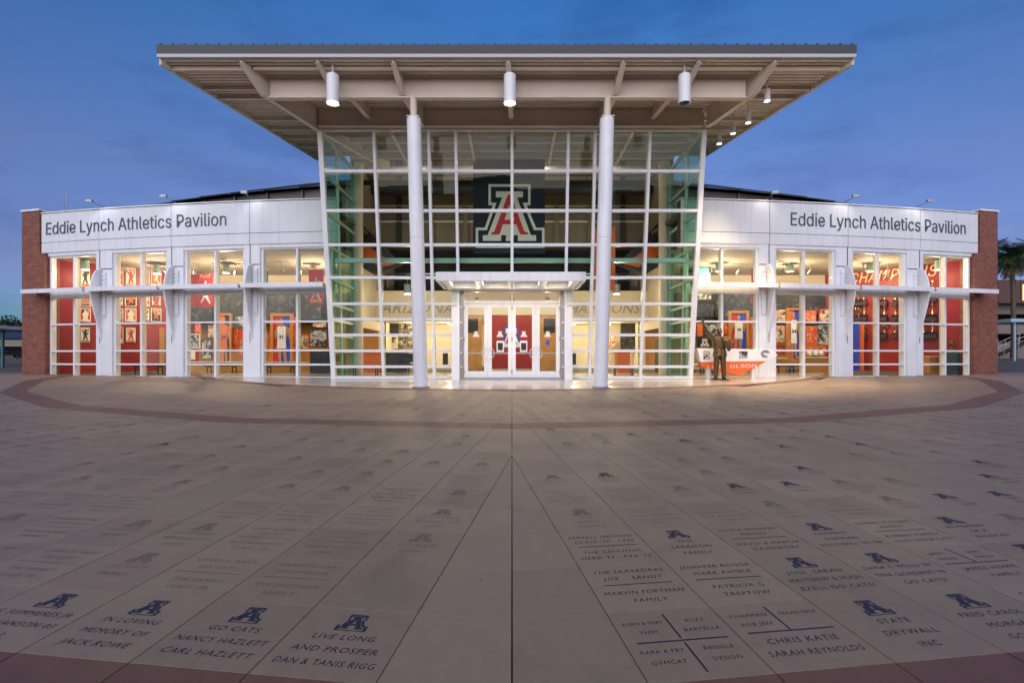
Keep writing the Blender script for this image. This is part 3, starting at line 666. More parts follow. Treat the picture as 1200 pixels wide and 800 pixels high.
for i in range(len(cut) - 1):
    a, b = cut[i] + (0.085 if i == 0 else 0.053), cut[i + 1] - (0.085 if i == 7 else 0.053)
    zs = [GZT] + HZ + [ZB]
    lowopen = abs(cut[i] + cut[i + 1]) / 2 < 2.1
    for j, z in enumerate(zs):
        if lowopen and z < ZC + 0.05: continue
        mb = MB(); gbar(mb, a, b, z - 0.05, z + 0.05 if j else z, 0.045, 0.08); mb.build('transom', M_white, gw)
    for z1, z0 in zip(zs, zs[1:]):
        if lowopen and z0 < ZC: z0 = ZC + 0.02
        if z1 <= z0 + 0.1: continue
        bb = b
        mb = MB(); gbar(mb, a, bb, z0 + 0.045, z1 - 0.045, 0.006, 0.006); mb.build('pane', M_glass, gw)
# side walls of the glass box
YB = 22.9
for s in (-1, 1):
    sw = sub('glass_side', pav); x = s * 6.95
    for yb in (YB,):
        mb = MB(); mb.box(x - 0.09, x + 0.09, yb - 0.09, yb + 0.09, 0.5, GZT); mb.build('post', M_palegreen, sw)
    ym = 21.3
    mb = MB(); mb.hexa([(x - .05, ym - 0.05, .5), (x + .05, ym - 0.05, .5), (x + .05, ym + 0.05, .5), (x - .05, ym + .05, .5), (x - .05, ym - 0.75, GZT), (x + .05, ym - 0.75, GZT), (x + .05, ym - .65, GZT), (x - .05, ym - .65, GZT)]); mb.build('mullion', M_palegreen, sw)
    zs = [GZT] + HZ + [ZB]
    for z in zs:
        mb = MB(); mb.box(x - 0.055, x + 0.055, GYz(z) + 0.11, YB - 0.09, z - 0.05, z + 0.05); mb.build('transom', M_palegreen, sw)
    for z1, z0 in zip(zs, zs[1:]):
        for q in (0, 1):
            f0 = lambda z: (GYz(z) + 0.10) if q == 0 else (ym - 0.078 * (z - .5) + 0.05)
            f1 = lambda z: (ym - 0.078 * (z - .5) - 0.05) if q == 0 else (YB - 0.09)
            zz0, zz1 = z0 + 0.05, z1 - 0.05
            mb = MB(); mb.hexa([(x - .006, f0(zz0), zz0), (x + .006, f0(zz0), zz0), (x + .006, f1(zz0), zz0), (x - .006, f1(zz0), zz0), (x - .006, f0(zz1), zz1), (x + .006, f0(zz1), zz1), (x + .006, f1(zz1), zz1), (x - .006, f1(zz1), zz1)])
            mb.build('pane', M_gglass, sw)
# green edge beam behind the glass, front columns
mb = MB(); mb.box(-6.8, 6.8, 19.95, 20.15, 5.22, 5.38); mb.build('edge_beam', M_green, pav)
for s in (-1, 1):
    a, b = Vector((s * 2.86 + (-0.04), 16.6, 0.5)), Vector((s * 3.08 - 0.05, 16.6, 9.16)); m_ = a.lerp(b, 0.56)
    mb = MB(); mb.tube(a, m_, 0.225, n=28); mb.tube(m_ + Vector((0, 0, 0.015)), b, 0.225, n=28); mb.tube(m_, m_ + Vector((0, 0, 0.02)), 0.205, n=20)
    c_ = mb.build('column', M_white, pav, smooth=True)
    gz_ = G(16.6) + 0.012; mb = MB(); mb.tube((a.x + (gz_ - a.z) * (b.x - a.x) / (b.z - a.z), 16.6, gz_), (a.x + (gz_ - a.z) * (b.x - a.x) / (b.z - a.z), 16.6, gz_ + .03), 0.29, n=28); mb.build('base_ring', M_grey, c_)
    mb = MB(); mb.tube(b, b + Vector((s * 0.02, 0, 0.72)), 0.11, n=16); mb.box(b.x - 0.2, b.x + 0.2, 16.4, 16.8, 9.161, 9.19); mb.build('column_stub', M_tan, c_)

# -------- main canopy
can = sub('canopy', pav)
M_drip = mat('grey_drip_edge', (0.46, 0.47, 0.50), 0.4)
ZS, CF, CB, CXo = 10.50, 15.55, 23.2, -0.16
def cxe(Y): return 8.5 + (10.46 - 8.5) * (CB - Y) / (CB - CF)      # half width at depth Y
def slab(mb, y0, y1, z0, z1, ins=0.0):
    a, b = cxe(y0) - ins, cxe(y1) - ins
    mb.hexa([(CXo - a, y0, z0), (CXo + a, y0, z0), (CXo + b, y1, z0), (CXo - b, y1, z0), (CXo - a, y0, z1), (CXo + a, y0, z1), (CXo + b, y1, z1), (CXo - b, y1, z1)])
mb = MB(); slab(mb, CF + 0.1, CB, ZS + 0.05, ZS + 0.12); mb.build('deck', M_deck, can)
mb = MB(); y = CF + 0.14
while y < CB - 0.1:
    slab(mb, y, y + 0.085, ZS + 0.004, ZS + 0.052, 0.02); y += 0.17
mb.build('deck_ribs', M_deck, can)
mb = MB(); slab(mb, CF, CF + 0.12, ZS + 0.135, ZS + 0.40); mb.build('gutter', M_gutter, can)
mb = MB(); slab(mb, CF + 0.01, CF + 0.09, ZS + 0.03, ZS + 0.13); mb.build('drip_edge', M_drip, can)
mb = MB(); slab(mb, CF + 0.121, CB, ZS + 0.30, ZS + 0.36, 0.03); mb.build('roof_sheet', M_roof, can)
for s in (-1, 1):
    p0, p1 = Vector((CXo + s * cxe(CF + .12), CF + .12, 0)), Vector((CXo + s * cxe(CB), CB, 0))
    mb = MB(); mb.bar(p0 + Vector((0, 0, ZS + .06)), p1 + Vector((0, 0, ZS + .06)), 0.09, 0.40); mb.build('edge_trim', M_tan, can)
    mb = MB(); mb.bar(p0 + Vector((0, 0, ZS + .33)), p1 + Vector((0, 0, ZS + .33)), 0.1, 0.13); mb.build('edge_gutter', M_gutter, can)
n = 61
for i in range(n):
    x = -10.35 + 20.7 * i / (n - 1)
    yb = CB if abs(x) < 8.4 else CB - (abs(x) - 8.45) / 1.96 * (CB - CF)
    mb = MB(); mb.box(CXo + x - 0.022, CXo + x + 0.022, CF + 0.02, max(yb, CF + .1), ZS + 0.401, ZS + 0.46); mb.build('roof_seam', M_gutter, can)
# beams
def ibeam(y, x0, x1, z0, z1, name):
    mb = MB(); mb.box(x0, x1, y - 0.02, y + 0.02, z0 + 0.04, z1); mb.box(x0, x1, y - 0.11, y + 0.11, z0, z0 + 0.04); mb.build(name, M_tan, can)
ibeam(16.62, -7.72, 7.45, 9.80, ZS + 0.0, 'front_beam')
ibeam(18.72, -6.95, 6.85, 9.84, ZS + 0.0, 'rear_beam')
for y in (16.05, 17.2, 17.8, 19.4, 20.2, 21.0, 21.8, 22.6):
    for p, q in ((-1, 0), (0, 1)):
        w_ = cxe(y) - 0.05
        xr = 6.95 + 1.15 * (18.8 - y) / 3.2
        if y > 18.6 or y == 16.05 or True:
            a, b = (CXo - w_, -xr - 0.02) if p < 0 else (xr - 0.15, CXo + w_)
            mb = MB(); mb.box(a, b, y - 0.05, y + 0.05, ZS - 0.12, ZS + 0.003); mb.build('purlin', M_tan, can)
mb = MB(); mb.box(-8.0, 7.7, 16.0, 16.1, ZS - 0.10, ZS + 0.002); mb.build('purlin', M_tan, can)
for xf, xb in ((8.08, 6.95), (5.78, 5.02), (3.48, 3.14), (0.0, 0.0), (-3.48, -3.14), (-5.78, -5.02), (-8.08, -6.95)):
    deep = abs(xf) > 8 or abs(abs(xf) - 3.48) < .1
    xf += -0.14; xb += -0.05
    P_ = lambda y: xf + (xb - xf) * (y - 15.6) / 3.2
    D = ((15.68, 0.06), (16.5, 0.62), (18.6, 0.70)) if deep else ((15.68, 0.05), (16.3, 0.40), (16.6, 0.45), (17.6, 0.28), (18.6, 0.40))
    if abs(xf) > 8: D = ((15.68, 0.06), (16.45, 0.66), (18.8, 0.76), (22.9, 0.70))
    top = [Vector((P_(y), y, ZS + 0.001)) for y, _ in D]; bot = [Vector((P_(y), y, ZS - h)) for y, h in D]
    mb = MB(); mb.prism(top + bot[::-1], (0.05, 0, 0))
    for a, b in zip(bot, bot[1:]): mb.bar(a + Vector((.025, 0, -.012)), b + Vector((.025, 0, -.012)), 0.17, 0.022)
    mb.build('rib', M_tan, can)
# enclosed roof of the glass box behind the rear beam
mb = MB(); mb.box(-6.9, 6.9, 18.95, 22.6, GZT + 0.35, GZT + 0.42); mb.build('atrium_ceiling', mat('grey_green_ceiling', (0.28, 0.28, 0.24), 0.6, var=0.1), pav)
mb = MB()
for y in (19.6, 20.4, 21.2, 22.0): mb.box(-6.85, 6.85, y - .04, y + .04, GZT + 0.18, GZT + 0.349)
for x in (-4.5, -1.6, 1.6, 4.5): mb.box(x - .05, x + .05, 18.96, 22.55, GZT + 0.12, GZT + 0.179)
mb.build('ceiling_beam', M_tan, pav)
mb = MB(); mb.box(-6.95, 6.95, 18.80, 18.94, GZT - 0.02, GZT + 0.6); mb.build('glass_head', M_tan, pav)

# -------- entrance vestibule
ves = sub('entrance', pav)
DY = 20.15
mb = MB()
FX0, FX1, FY0, FY1 = -2.58, 2.50, 17.6, 19.72
mb.box(FX0, FX1, FY0, FY0 + 0.12, ZD - 0.02, ZC); mb.box(FX0, FX0 + .12, FY0 + .12, FY1, ZD - .02, ZC); mb.box(FX1 - .12, FX1, FY0 + .12, FY1, ZD - .02, ZC); mb.box(FX0 + .12, FX1 - .12, FY0 + .12, FY1, ZC - .08, ZC - .01)
mb.build('door_canopy', M_white, ves, bevel=0.008)
mb = MB()
for i in range(5):
    x = FX0 + 0.3 + i * (FX1 - FX0 - 0.6) / 4; mb.box(x - 0.12, x + 0.12, FY0 + .121, FY1 - .3, ZD - .02, ZC - .081)
mb.box(FX0 + .121, FX1 - .121, FY1 - .299, FY1 + 0.3, ZD - .021, ZC - .082)
mb.build('canopy_soffit', M_white, ves)
for i in range(4):
    x = FX0 + 0.3 + (i + .5) * (FX1 - FX0 - 0.6) / 4; mb = MB(); mb.lathe([(.11, 0), (.11, .03)], (x, 18.6, ZC - .115), 16); sl_ = mb.build('soffit_light', M_lens, ves)
    ld = bpy.data.lights.new('lamp', 'AREA'); ld.shape = 'DISK'; ld.size = .2; ld.energy = 5; ld.color = (1, .86, .68); lo = link(bpy.data.objects.new('lamp', ld)); lo.parent = sl_; lo.location = Vector((x, 18.6, ZC - .12)) - OFF[sl_.name]
for s in (-1, 1):
    mb = MB(); mb.box(s * 2.16 - 0.15, s * 2.16 + 0.15, 19.85, 20.2, 0.6, ZD - 0.023); mb.build('door_post', M_white, ves, bevel=0.01)
    mb = MB(); mb.box(s * 1.935 - 0.07, s * 1.935 + 0.07, DY - 0.04, DY + 0.1, 0.7, ZD - 0.023); mb.build('door_jamb', M_grey, ves)
    for z in (1.2, 1.75, 2.3, 2.9, 3.5):
        mb = MB(); mb.box(s * 1.97 - .06, s * 1.97 + .06, DY - 0.09, DY - 0.041, z, z + 0.04); mb.build('hinge_bracket', M_white, ves)
mb = MB(); mb.box(-1.86, 1.86, DY - 0.05, DY + 0.08, 3.66, 3.76); mb.box(-1.86, 1.86, DY - .05, DY + .08, 4.10, ZD - .023); mb.box(-0.04, 0.04, DY - .05, DY + .08, 3.76, 4.10); mb.build('transom_frame', M_white, ves)
for a, b in ((-1.86, -0.04), (0.04, 1.86)):
    mb = MB(); mb.box(a, b, DY, DY + .01, 3.76, 4.10); mb.build('pane', M_wglass, ves)
doors = []
for i in range(4):
    x0 = -1.85 + i * 0.925; x1 = x0 + 0.92; dz0, dz1 = 0.80, 3.65
    dr = sub('door', pav)
    st = 0.145
    mb = MB(); mb.box(x0, x0 + st, DY - .03, DY + .03, dz0, dz1); mb.box(x1 - st, x1, DY - .03, DY + .03, dz0, dz1)
    mb.box(x0 + st, x1 - st, DY - .03, DY + .03, dz1 - .16, dz1); mb.box(x0 + st, x1 - st, DY - .03, DY + .03, dz0, dz0 + .24)
    mb.build('leaf_frame', M_white, dr, bevel=0.006)
    mb = MB(); mb.box(x0 + st, x1 - st, DY - .005, DY + .005, dz0 + .24, dz1 - .16); mb.build('pane', M_glass, dr)
    mb = MB(); mb.box(x0 + st, x1 - st, DY + .04, DY + .08, 1.72, 1.77); mb.build('push_bar', M_steel, dr)
    hx = x1 - 0.07 if i % 2 == 0 else x0 + 0.07; sg = -1 if i % 2 == 0 else 1
    pts = [Vector((hx + sg * 0.17 * math.sin(t), DY - 0.10, 1.73 + 0.2 * math.cos(t))) for t in [math.pi * q / 8 for q in range(9)]]
    mb = MB(); mb.path([Vector((hx, DY - .03, 1.93))] + pts + [Vector((hx, DY - .03, 1.53))], 0.016); mb.build('pull_handle', M_steel, dr, smooth=True)
    for z in (0.95, 2.2, 3.4):
        hxx = x0 if i % 2 == 0 else x1; mb = MB(); mb.tube((hxx, DY - .04, z), (hxx, DY - .04, z + .16), 0.018, n=8); mb.build('hinge', M_grey, dr)
    # emblem decal on the glass
    ex, ez, es = (x0 + x1) / 2, 2.36, 0.24
    mb = MB(); mb.flat([(ex + x * es, DY - .0065, ez + y * es) for x, y in E_OUT], [[(ex + x * es * .84, DY - .0065, ez + (.067 + (y - .067) * .9) * es) for x, y in E_IN]])
    mb.flat([(ex + x * es, DY - .0065, ez + y * es) for x, y in E_A]); mb.build('emblem_decal', M_pwhite, dr)
    if i in (1, 2):
        nx = x0 + 0.47 if i == 1 else x0 + 0.45
        mb = MB(); mb.box(nx - .14, nx + .14, DY - .012, DY - .0066, 1.79, 2.22); nt_ = mb.build('notice', M_pwhite, dr)
        mb = MB(); mb.box(nx - .10, nx + .10, DY - .015, DY - .0125, 1.85, 2.14); mb.build('notice_print', M_dphoto, nt_)
    if i == 3:
        mb = MB(); mb.box(ex - .07, ex + .07, DY - .012, DY - .0066, 2.06, 2.22); mb.build('sticker', M_blue, dr)
mb = MB(); mb.box(-1.9, 1.9, DY - .3, DY + .2, 0.6, 0.797); mb.build('threshold', M_grey, ves)

# ================================================================== PAVILION INTERIOR (building parts)
mb = MB(); mb.box(-21.6, 21.4, 22.9, 34, FZ - 0.3, FZ); mb.box(-6.9, 6.9, 20.4, 22.899, FZ - 0.3, FZ - 0.001)
for s in (-1, 1):
    pts = [s * (7.05 + i * 1.4) for i in range(11)]
    for a, b in zip(pts, pts[1:]):
        a, b = min(a, b), max(a, b)
        mb.hexa([(a, Yw(a, -.3), FZ - .3), (b, Yw(b, -.3), FZ - .3), (b, 22.899 if max(Yw(a), Yw(b)) < 22.4 else 24, FZ - .3), (a, 22.899 if max(Yw(a), Yw(b)) < 22.4 else 24, FZ - .3), (a, Yw(a, -.3), FZ - .002), (b, Yw(b, -.3), FZ - .002), (b, 22.899 if max(Yw(a), Yw(b)) < 22.4 else 24, FZ - .002), (a, 22.899 if max(Yw(a), Yw(b)) < 22.4 else 24, FZ - .002)])
mb.build('interior_floor', M_floor, pav)
ZCE = 6.12
for s in (-1, 1):
    mb = MB(); a, b = sorted((AX + s * 7.15, AX + s * 21.3)); wbox(mb, a, b, ZCE, ZCE + 0.08, -9.5, -0.31, 10); mb.build('wing_ceiling', M_ceil, pav)
    X0, X1 = s * 17.2, s * 21.4
    mb = MB(); mb.hexa([(X0, 28.6, FZ), (X1, 23.9, FZ), (X1, 24.2, FZ), (X0, 28.9, FZ), (X0, 28.6, ZCE), (X1, 23.9, ZCE), (X1, 24.2, ZCE), (X0, 28.9, ZCE)] if s > 0 else
        [(X1, 23.9, FZ), (X0, 28.6, FZ), (X0, 28.9, FZ), (X1, 24.2, FZ), (X1, 23.9, ZCE), (X0, 28.6, ZCE), (X0, 28.9, ZCE), (X1, 24.2, ZCE)]); mb.build('red_wall', M_red, pav)
    a, b = sorted((s * 7.0, s * 17.22)); mb = MB(); mb.box(a, b, 28.62, 28.9, FZ, 3.4); mb.build('display_wall', M_mustard, pav)
    mb = MB(); mb.box(a, b, 28.60, 28.9, 5.15, ZCE); mb.build('upper_display_wall', M_cream, pav)
    mb = MB(); mb.box(a, b, 28.58, 28.9, 3.402, 5.148); mb.build('mural_wall', M_dphoto, pav)
    mb = MB(); mb.box(a, b, 27.9, 28.6, 3.42, 4.05); mb.build('soffit_band', M_dark, pav)
    mb = MB(); mb.box(a, b, 27.8, 28.598, 0.78, 1.12); mb.build('display_plinth', M_cream, pav)
    mb = MB(); mb.box(min(s * 7.2, s * 7.0), max(s * 7.2, s * 7.0), 23.2, 27.6, 3.0, ZCE); mb.build('wing_header', M_cream, pav)
    a, b = sorted((s * 21.5, s * 21.25)); mb = MB(); mb.box(a, b, Yw(s * 21.1) + .3, 24.3, FZ, ZCE); mb.build('end_wall', M_deepred, pav)
    c = s * 6.72 - 0.05
    mb = MB(); mb.tube((c, 22.95, FZ), (c, 22.95, GZT + 0.3), 0.2, n=24); mb.build('interior_column', M_cream, pav, smooth=True)
    # raking stair flank, charcoal with an orange stripe
    Q = lambda x, y: at(x if s < 0 else 1194 - x, y, 24.5)
    mb = MB(); mb.prism([Q(419, 258), Q(470, 309), Q(437, 321), Q(417, 309)], (0, 0.5, 0)); st_ = mb.build('stair_flank', M_dark, pav)
    mb = MB(); mb.prism([Q(418.5, 283), Q(426, 285), Q(463, 309.5), Q(446, 313), Q(418, 297)], (0, -0.02, 0)); mb.build('stripe', M_orange, st_)
# atrium shell
mb = MB(); mb.box(-7.0, 7.0, 22.55, 22.7, GZT + 0.36, GZT + 0.62); mb.build('dark_header', M_black, pav)
mb = MB(); mb.box(-7.0, 7.0, 26.9, 27.2, 7.3, 11.9); uw = mb.build('upper_wall', M_tanwall, pav)
for z in (8.55, 9.35):
    mb = MB(); mb.box(-6.99, 6.99, 26.84, 26.899, z, z + .10); mb.build('wall_band', M_cream, uw)
for x in (-5.8, -4.1, -2.4, 2.3, 4.0, 5.7):
    mb = MB(); mb.box(x - .12, x + .12, 26.72, 26.898, 7.3, 8.54); mb.box(x - .12, x + .12, 26.72, 26.898, 8.66, 9.34); mb.box(x - .12, x + .12, 26.72, 26.898, 9.46, 11.89); mb.build('pilaster', M_dark if abs(x) > 5 else M_tanwall, uw)
for z, y, m_ in ((10.6, 25.2, M_grey), (9.9, 25.9, M_dark)):
    mb = MB(); mb.tube((-6.9, y, z), (6.9, y, z), .24, n=18); mb.build('air_duct', m_, pav, smooth=True)
mb = MB(); mb.box(-6.9, 6.9, 24.0, 24.1, 9.55, 9.75); mb.build('cross_truss', M_dark, pav)
mb = MB(); mb.box(-7.0, 7.0, 22.71, 27.2, 11.9, 12.0); mb.build('upper_ceiling', M_ceil, pav)
for s in (-1, 1):
    a, b = sorted((s * 7.0, s * 7.15)); mb = MB(); mb.box(a, b, 23.05, 27.2, ZCE + .1, 11.9); mb.build('upper_side_wall', M_tanwall, pav)
    a, b = sorted((s * 7.0, s * 7.15)); mb = MB(); mb.box(a, b, 27.9, 31, FZ, 7.3); mb.build('gallery_side_wall', M_cream, pav)
mb = MB(); mb.box(-7.0, 7.0, 26.9, 27.1, 3.45, 5.04); bal = mb.build('balcony_front', M_cream, pav)
mb = MB(); mb.box(-7.0, 7.0, 27.1, 31, 3.55, 3.8); mb.build('balcony_slab', M_cream, pav)
mb = MB(); mb.box(-7.0, 7.0, 31, 31.2, FZ, 3.55); mb.build('rear_wall', M_cream, pav)
mb = MB(); mb.box(-7.0, 7.0, 31, 31.2, 3.8, 7.3); mb.build('gallery_wall', M_dark, pav)
mb = MB(); mb.box(-7.0, 7.0, 27.2, 31, 7.2, 7.3); mb.build('gallery_ceiling', M_dark, pav)
# balcony lettering (outlined grey italics)
M_bletter = mat('grey_balcony_letter', (0.30, 0.30, 0.28), 0.4)
def flat_letters(body, x0, x1, z, Y, m, parent, name='letter', shear=0.3, weight=0.0, thick=0.02, nrm=(0, -1, 0), slope=None):
    v, f = text_lists(body, size=1.0, shear=shear, weight=weight, extrude=0.02, spacing=1.05)
    mnx = min(p.x for p in v); mxx = max(p.x for p in v); k = (x1 - x0) / (mxx - mnx)
    for gv_, gf_ in glyphs(v, f):
        m_ = MB(); m_.add([(x0 + (p.x - mnx) * k, Y - thick - p.z, z + p.y * k) for p in gv_], gf_); m_.build(name, m, parent)
flat_letters('ARIZONA', at(446, 0, 26.9).x, at(531, 0, 26.9).x, at(0, 367, 26.9).z, 26.9, M_bletter, bal)
flat_letters('CHAMPIONS', at(655, 0, 26.9).x, at(751, 0, 26.9).x, at(0, 367, 26.9).z, 26.9, M_bletter, bal)
for x in (-5.1, -2.4, 2.4, 5.1):
    mb = MB(); mb.tube((x, 26.85, 4.6), (x, 26.85, 5.9), 0.03, n=8); mb.build('rail_post', M_steel, bal)
mb = MB(); mb.box(-6.9, 6.9, 26.83, 26.87, 5.88, 5.93); mb.build('handrail', M_steel, bal)
# vestibule inner wall: wood piers and red doors with a blue-edged emblem
vi = sub('vestibule_wall', pav)
VY = 24.3
mb = MB(); mb.box(-1.08, 0.98, VY, VY + .1, 1.06, 3.55); rw = mb.build('red_panel', M_deepred, vi)
mb = MB(); mb.box(-1.08, 0.98, VY + .01, VY + .1, FZ, 1.055); mb.build('base_panel', M_cream, vi)
s_ = 1.12; ex, ez = -0.03, 2.02
mb = MB(); mb.flat([(ex + x * s_, VY - .004, ez + y * s_) for x, y in E_OUT]); mb.build('emblem', M_blue, rw)
mb = MB(); mb.flat([(ex + x * s_ * .86, VY - .008, ez + (.067 + (y - .067) * .93) * s_) for x, y in E_IN]); mb.build('emblem', M_pwhite, rw)
mb = MB(); mb.flat([(ex + x * s_, VY - .012, ez + y * s_) for x, y in E_RED], [[(ex + x * s_, VY - .012, ez + y * s_) for x, y in E_CNT]]); mb.build('emblem', M_rprint, rw)
mb = MB(); mb.box(-2.2, 2.1, VY - .1, VY + .1, 3.56, 4.1); mb.build('header', M_cream, vi)
for s in (-1, 1):
    a, b = sorted((s * 1.35 - .05, s * 2.15 - .05)); mb = MB(); mb.box(a, b, VY, VY + .25, FZ, 3.55); mb.build('wood_pier', M_wood, vi)
    mb = MB(); mb.box(a + .1 if s < 0 else a + .18, b - .18 if s < 0 else b - .1, VY - .06, VY - .002, 2.75, 3.4); mb.build('screen', M_black, vi)

# ================================================================== FASCIA SIGNS
def wing_sign(o0, o1, s, lab):
    """letters follow the curve of the fascia"""
    xa, xb = AX + s * Xof(o0), AX + s * Xof(o1); xa, xb = min(xa, xb), max(xa, xb)
    t = thing('wing_sign', lab, 'sign', wp((xa + xb) / 2, 7.0, 0.12))
    v, f = text_lists('Eddie Lynch Athletics Pavilion', size=1.0, weight=0.0, sans=True, extrude=0.05, spacing=1.0)
    mn, mxx = min(p.x for p in v), max(p.x for p in v); k = (xb - xa) / (mxx - mn); kz = 0.53 / max(p.y for p in v if p.x < mn + 0.3)
    for gv_, gf_ in glyphs(v, f):
        m = MB(); m.add([wp(xa + (p.x - mn) * k, 7.03 + p.y * kz, 0.113 + p.z * 0.2) for p in gv_], gf_); m.build('letter', M_letter, t)
wing_sign(544.0 - 4, 333.0 - 3, -1, 'grey pavilion name lettering on the left wing fascia')
wing_sign(324.5 + 3, 530.0 + 1, 1, 'grey pavilion name lettering on the right wing fascia')

# ================================================================== STATUE
def statue():
    base = Vector((0, 0, 0))
    X0, Y0 = at(843.5, 447, 19.7).x, 19.7; Z0 = G(19.7) + 0.012
    mb = MB()
    def ell(c, rx, ry, rz, n=14, k=9):
        vs, fs = [], []
        for i in range(k + 1):
            t = math.pi * i / k
            for j in range(n): q = 2 * math.pi * j / n; vs.append((c[0] + rx * math.sin(t) * math.cos(q), c[1] + ry * math.sin(t) * math.sin(q), c[2] + rz * math.cos(t)))
        for i in range(k):
            for j in range(n): fs.append((i * n + j, i * n + (j + 1) % n, (i + 1) * n + (j + 1) % n, (i + 1) * n + j))
        mb.add(vs, fs)
    # figure 1.96 m tall, facing -Y (towards the plaza): tapered limbs fused into one skin by the voxel remesh below
    def limb(*pts):
        for (a, ra), (b, rb) in zip(pts, pts[1:]):
            mb.tube(a, b, ra, rb, 14); ell(a, ra, ra, ra); ell(b, rb, rb, rb)
    limb(((0, 0, 1.0), .165), ((0, 0, 1.2), .16), ((0, .01, 1.44), .16)); ell((0, .01, 1.47), .225, .13, .12); ell((0, .01, 1.56), .19, .09, .07)
    limb(((0, .015, 1.56), .075), ((-.005, .0, 1.72), .062), ((-.01, -.005, 1.79), .066))
    for q in (-1, 1): limb(((q * .10, 0, .96), .125), ((q * .13, -.01, .52), .092), ((q * .142, .0, .28), .083), ((q * .15, .02, .07), .078))
    limb(((-.22, .01, 1.52), .095), ((-.47, -.04, 1.79), .078), ((-.60, -.07, 2.06), .06), ((-.62, -.08, 2.14), .042))      # raised arm
    limb(((.23, .0, 1.52), .095), ((.36, -.06, 1.24), .08), ((.25, -.27, 1.32), .06), ((.21, -.32, 1.34), .042))           # arm bent across the chest
    # head: skull, face, jaw, hair, ears, nose, brow, lips
    ell((-.01, .01, 1.835), .085, .105, .115); ell((-.01, -.035, 1.78), .064, .075, .085); ell((-.01, .035, 1.87), .092, .10, .088)
    for s in (-1, 1): ell((-.01 + s * .088, .01, 1.80), .018, .03, .038); ell((-.01 + s * .032, -.098, 1.822), .02, .012, .009); ell((-.01 + s * .033, -.095, 1.806), .012, .010, .008)
    ell((-.01, -.118, 1.788), .015, .025, .028); ell((-.01, -.105, 1.745), .028, .013, .010); ell((-.01, -.09, 1.705), .03, .03, .025)
    # shoes
    for s in (-1, 1): ell((s * .155, -.05, .045), .058, .15, .05)
    # open jacket: flared skirt, lapels, tie, pocket flaps
    ring = []
    for i, (z, rx, ry) in enumerate(((1.52, .24, .15), (1.34, .235, .165), (1.15, .215, .165), (1.0, .24, .185), (.86, .262, .205))):
        ring.append([(rx * math.cos(2 * math.pi * j / 28), ry * math.sin(2 * math.pi * j / 28) + .0, z + (0.02 if 18 < j < 24 else 0)) for j in range(28)])
    vs = [p for r_ in ring for p in r_]; fs = [(i * 28 + j, i * 28 + (j + 1) % 28, (i + 1) * 28 + (j + 1) % 28, (i + 1) * 28 + j) for i in range(4) for j in range(28)] + [tuple(range(28)), tuple(range(139, 111, -1))]
    mb.add(vs, fs)
    mb.bar((-.03, -.165, 1.58), (-.07, -.185, 1.2), .05, .03, (0, 1, 0)); mb.bar((.03, -.165, 1.58), (.07, -.185, 1.2), .05, .03, (0, 1, 0)); mb.bar((0, -.17, 1.6), (0, -.18, 1.15), .045, .025, (0, 1, 0))
    for s in (-1, 1): mb.bar((s * .12, -.185, 1.02), (s * .21, -.15, 1.02), .03, .05)
    mb.tube((.0, -.19, 1.22), (.01, -.195, .88), .012, n=6)
    # sleeve cuffs
    mb.tube((-.595, -.073, 2.07), (-.615, -.078, 2.12), .062, .06, 12); mb.tube((.245, -.28, 1.325), (.225, -.31, 1.335), .06, .058, 12)
    # hands: palm and five fingers
    def hand(wr, u, side, nrm, curl):
        wr, u, side, nrm = Vector(wr), Vector(u).normalized(), Vector(side).normalized(), Vector(nrm).normalized()
        p = wr + u * .055
        mb.hexa([p + u * a + side * b * .043 + nrm * c * .016 for a, b, c in ((-.06, -.8, -1), (-.06, .8, -1), (.05, 1, -1), (.05, -1, -1), (-.06, -.8, 1), (-.06, .8, 1), (.05, 1, 1), (.05, -1, 1))])
        for i, L in enumerate((.078, .09, .085, .066)):
            a = p + u * .045 + side * (-.034 + i * .0225); d = u + side * (-.22 + i * .15); d.normalize(); prev = a
            for q in range(3):
                d = (d + nrm * curl).normalized(); nx = prev + d * (L / 3); mb.tube(prev, nx, .0125 - q * .001, .0115 - q * .001, 8); prev = nx
        a = p - side * .038 - u * .02; d = (u * .5 - side).normalized(); b = a + d * .05; mb.tube(a, b, .015, .013, 8); mb.tube(b, b + (d + u * .8).normalized() * .04, .013, .011, 8)
    hand((-.62, -.08, 2.14), (-.25, -.1, 1), (.9, -.35, .2), (.2, -1, 0), .12)
    hand((.225, -.31, 1.335), (-.75, -.25, .45), (.3, -.1, .95), (0, -1, 0), .35)
    # bundle (net and jacket cloth) hugged against the side of the chest
    ell((.20, -.25, 1.36), .13, .085, .17); ell((.27, -.2, 1.2), .085, .08, .15); ell((.12, -.26, 1.44), .09, .06, .09)
    me = mb.mesh('body', M_bronze)
    o = link(bpy.data.objects.new('body', me)); rm = o.modifiers.new('r', 'REMESH'); rm.mode = 'VOXEL'; rm.voxel_size = .010; sm = o.modifiers.new('sm', 'SMOOTH'); sm.iterations = 2; sm.factor = .4
    dg = bpy.context.evaluated_depsgraph_get(); dg.update(); fm = bpy.data.meshes.new_from_object(o.evaluated_get(dg)); bpy.data.objects.remove(o)
    fm.materials.clear(); fm.materials.append(M_bronze); fm.polygons.foreach_set('use_smooth', [True] * len(fm.polygons))
    t = thing('bronze_statue', 'bronze statue of a man in a suit with one arm raised, on the entrance apron', 'statue', (X0, Y0, Z0))
    inst('body', fm, t, (0, 0, 0.03), (0, 0, R(-6)))
    mb = MB(); mb.lathe([(.33, -.03), (.35, 0), (.35, .02), (.33, .032)], (X0, Y0, Z0), 28); mb.build('base_plate', M_bronze, t, smooth=True)
    # sculpted hair strands and net cords are part of the surface relief of the bronze
statue()

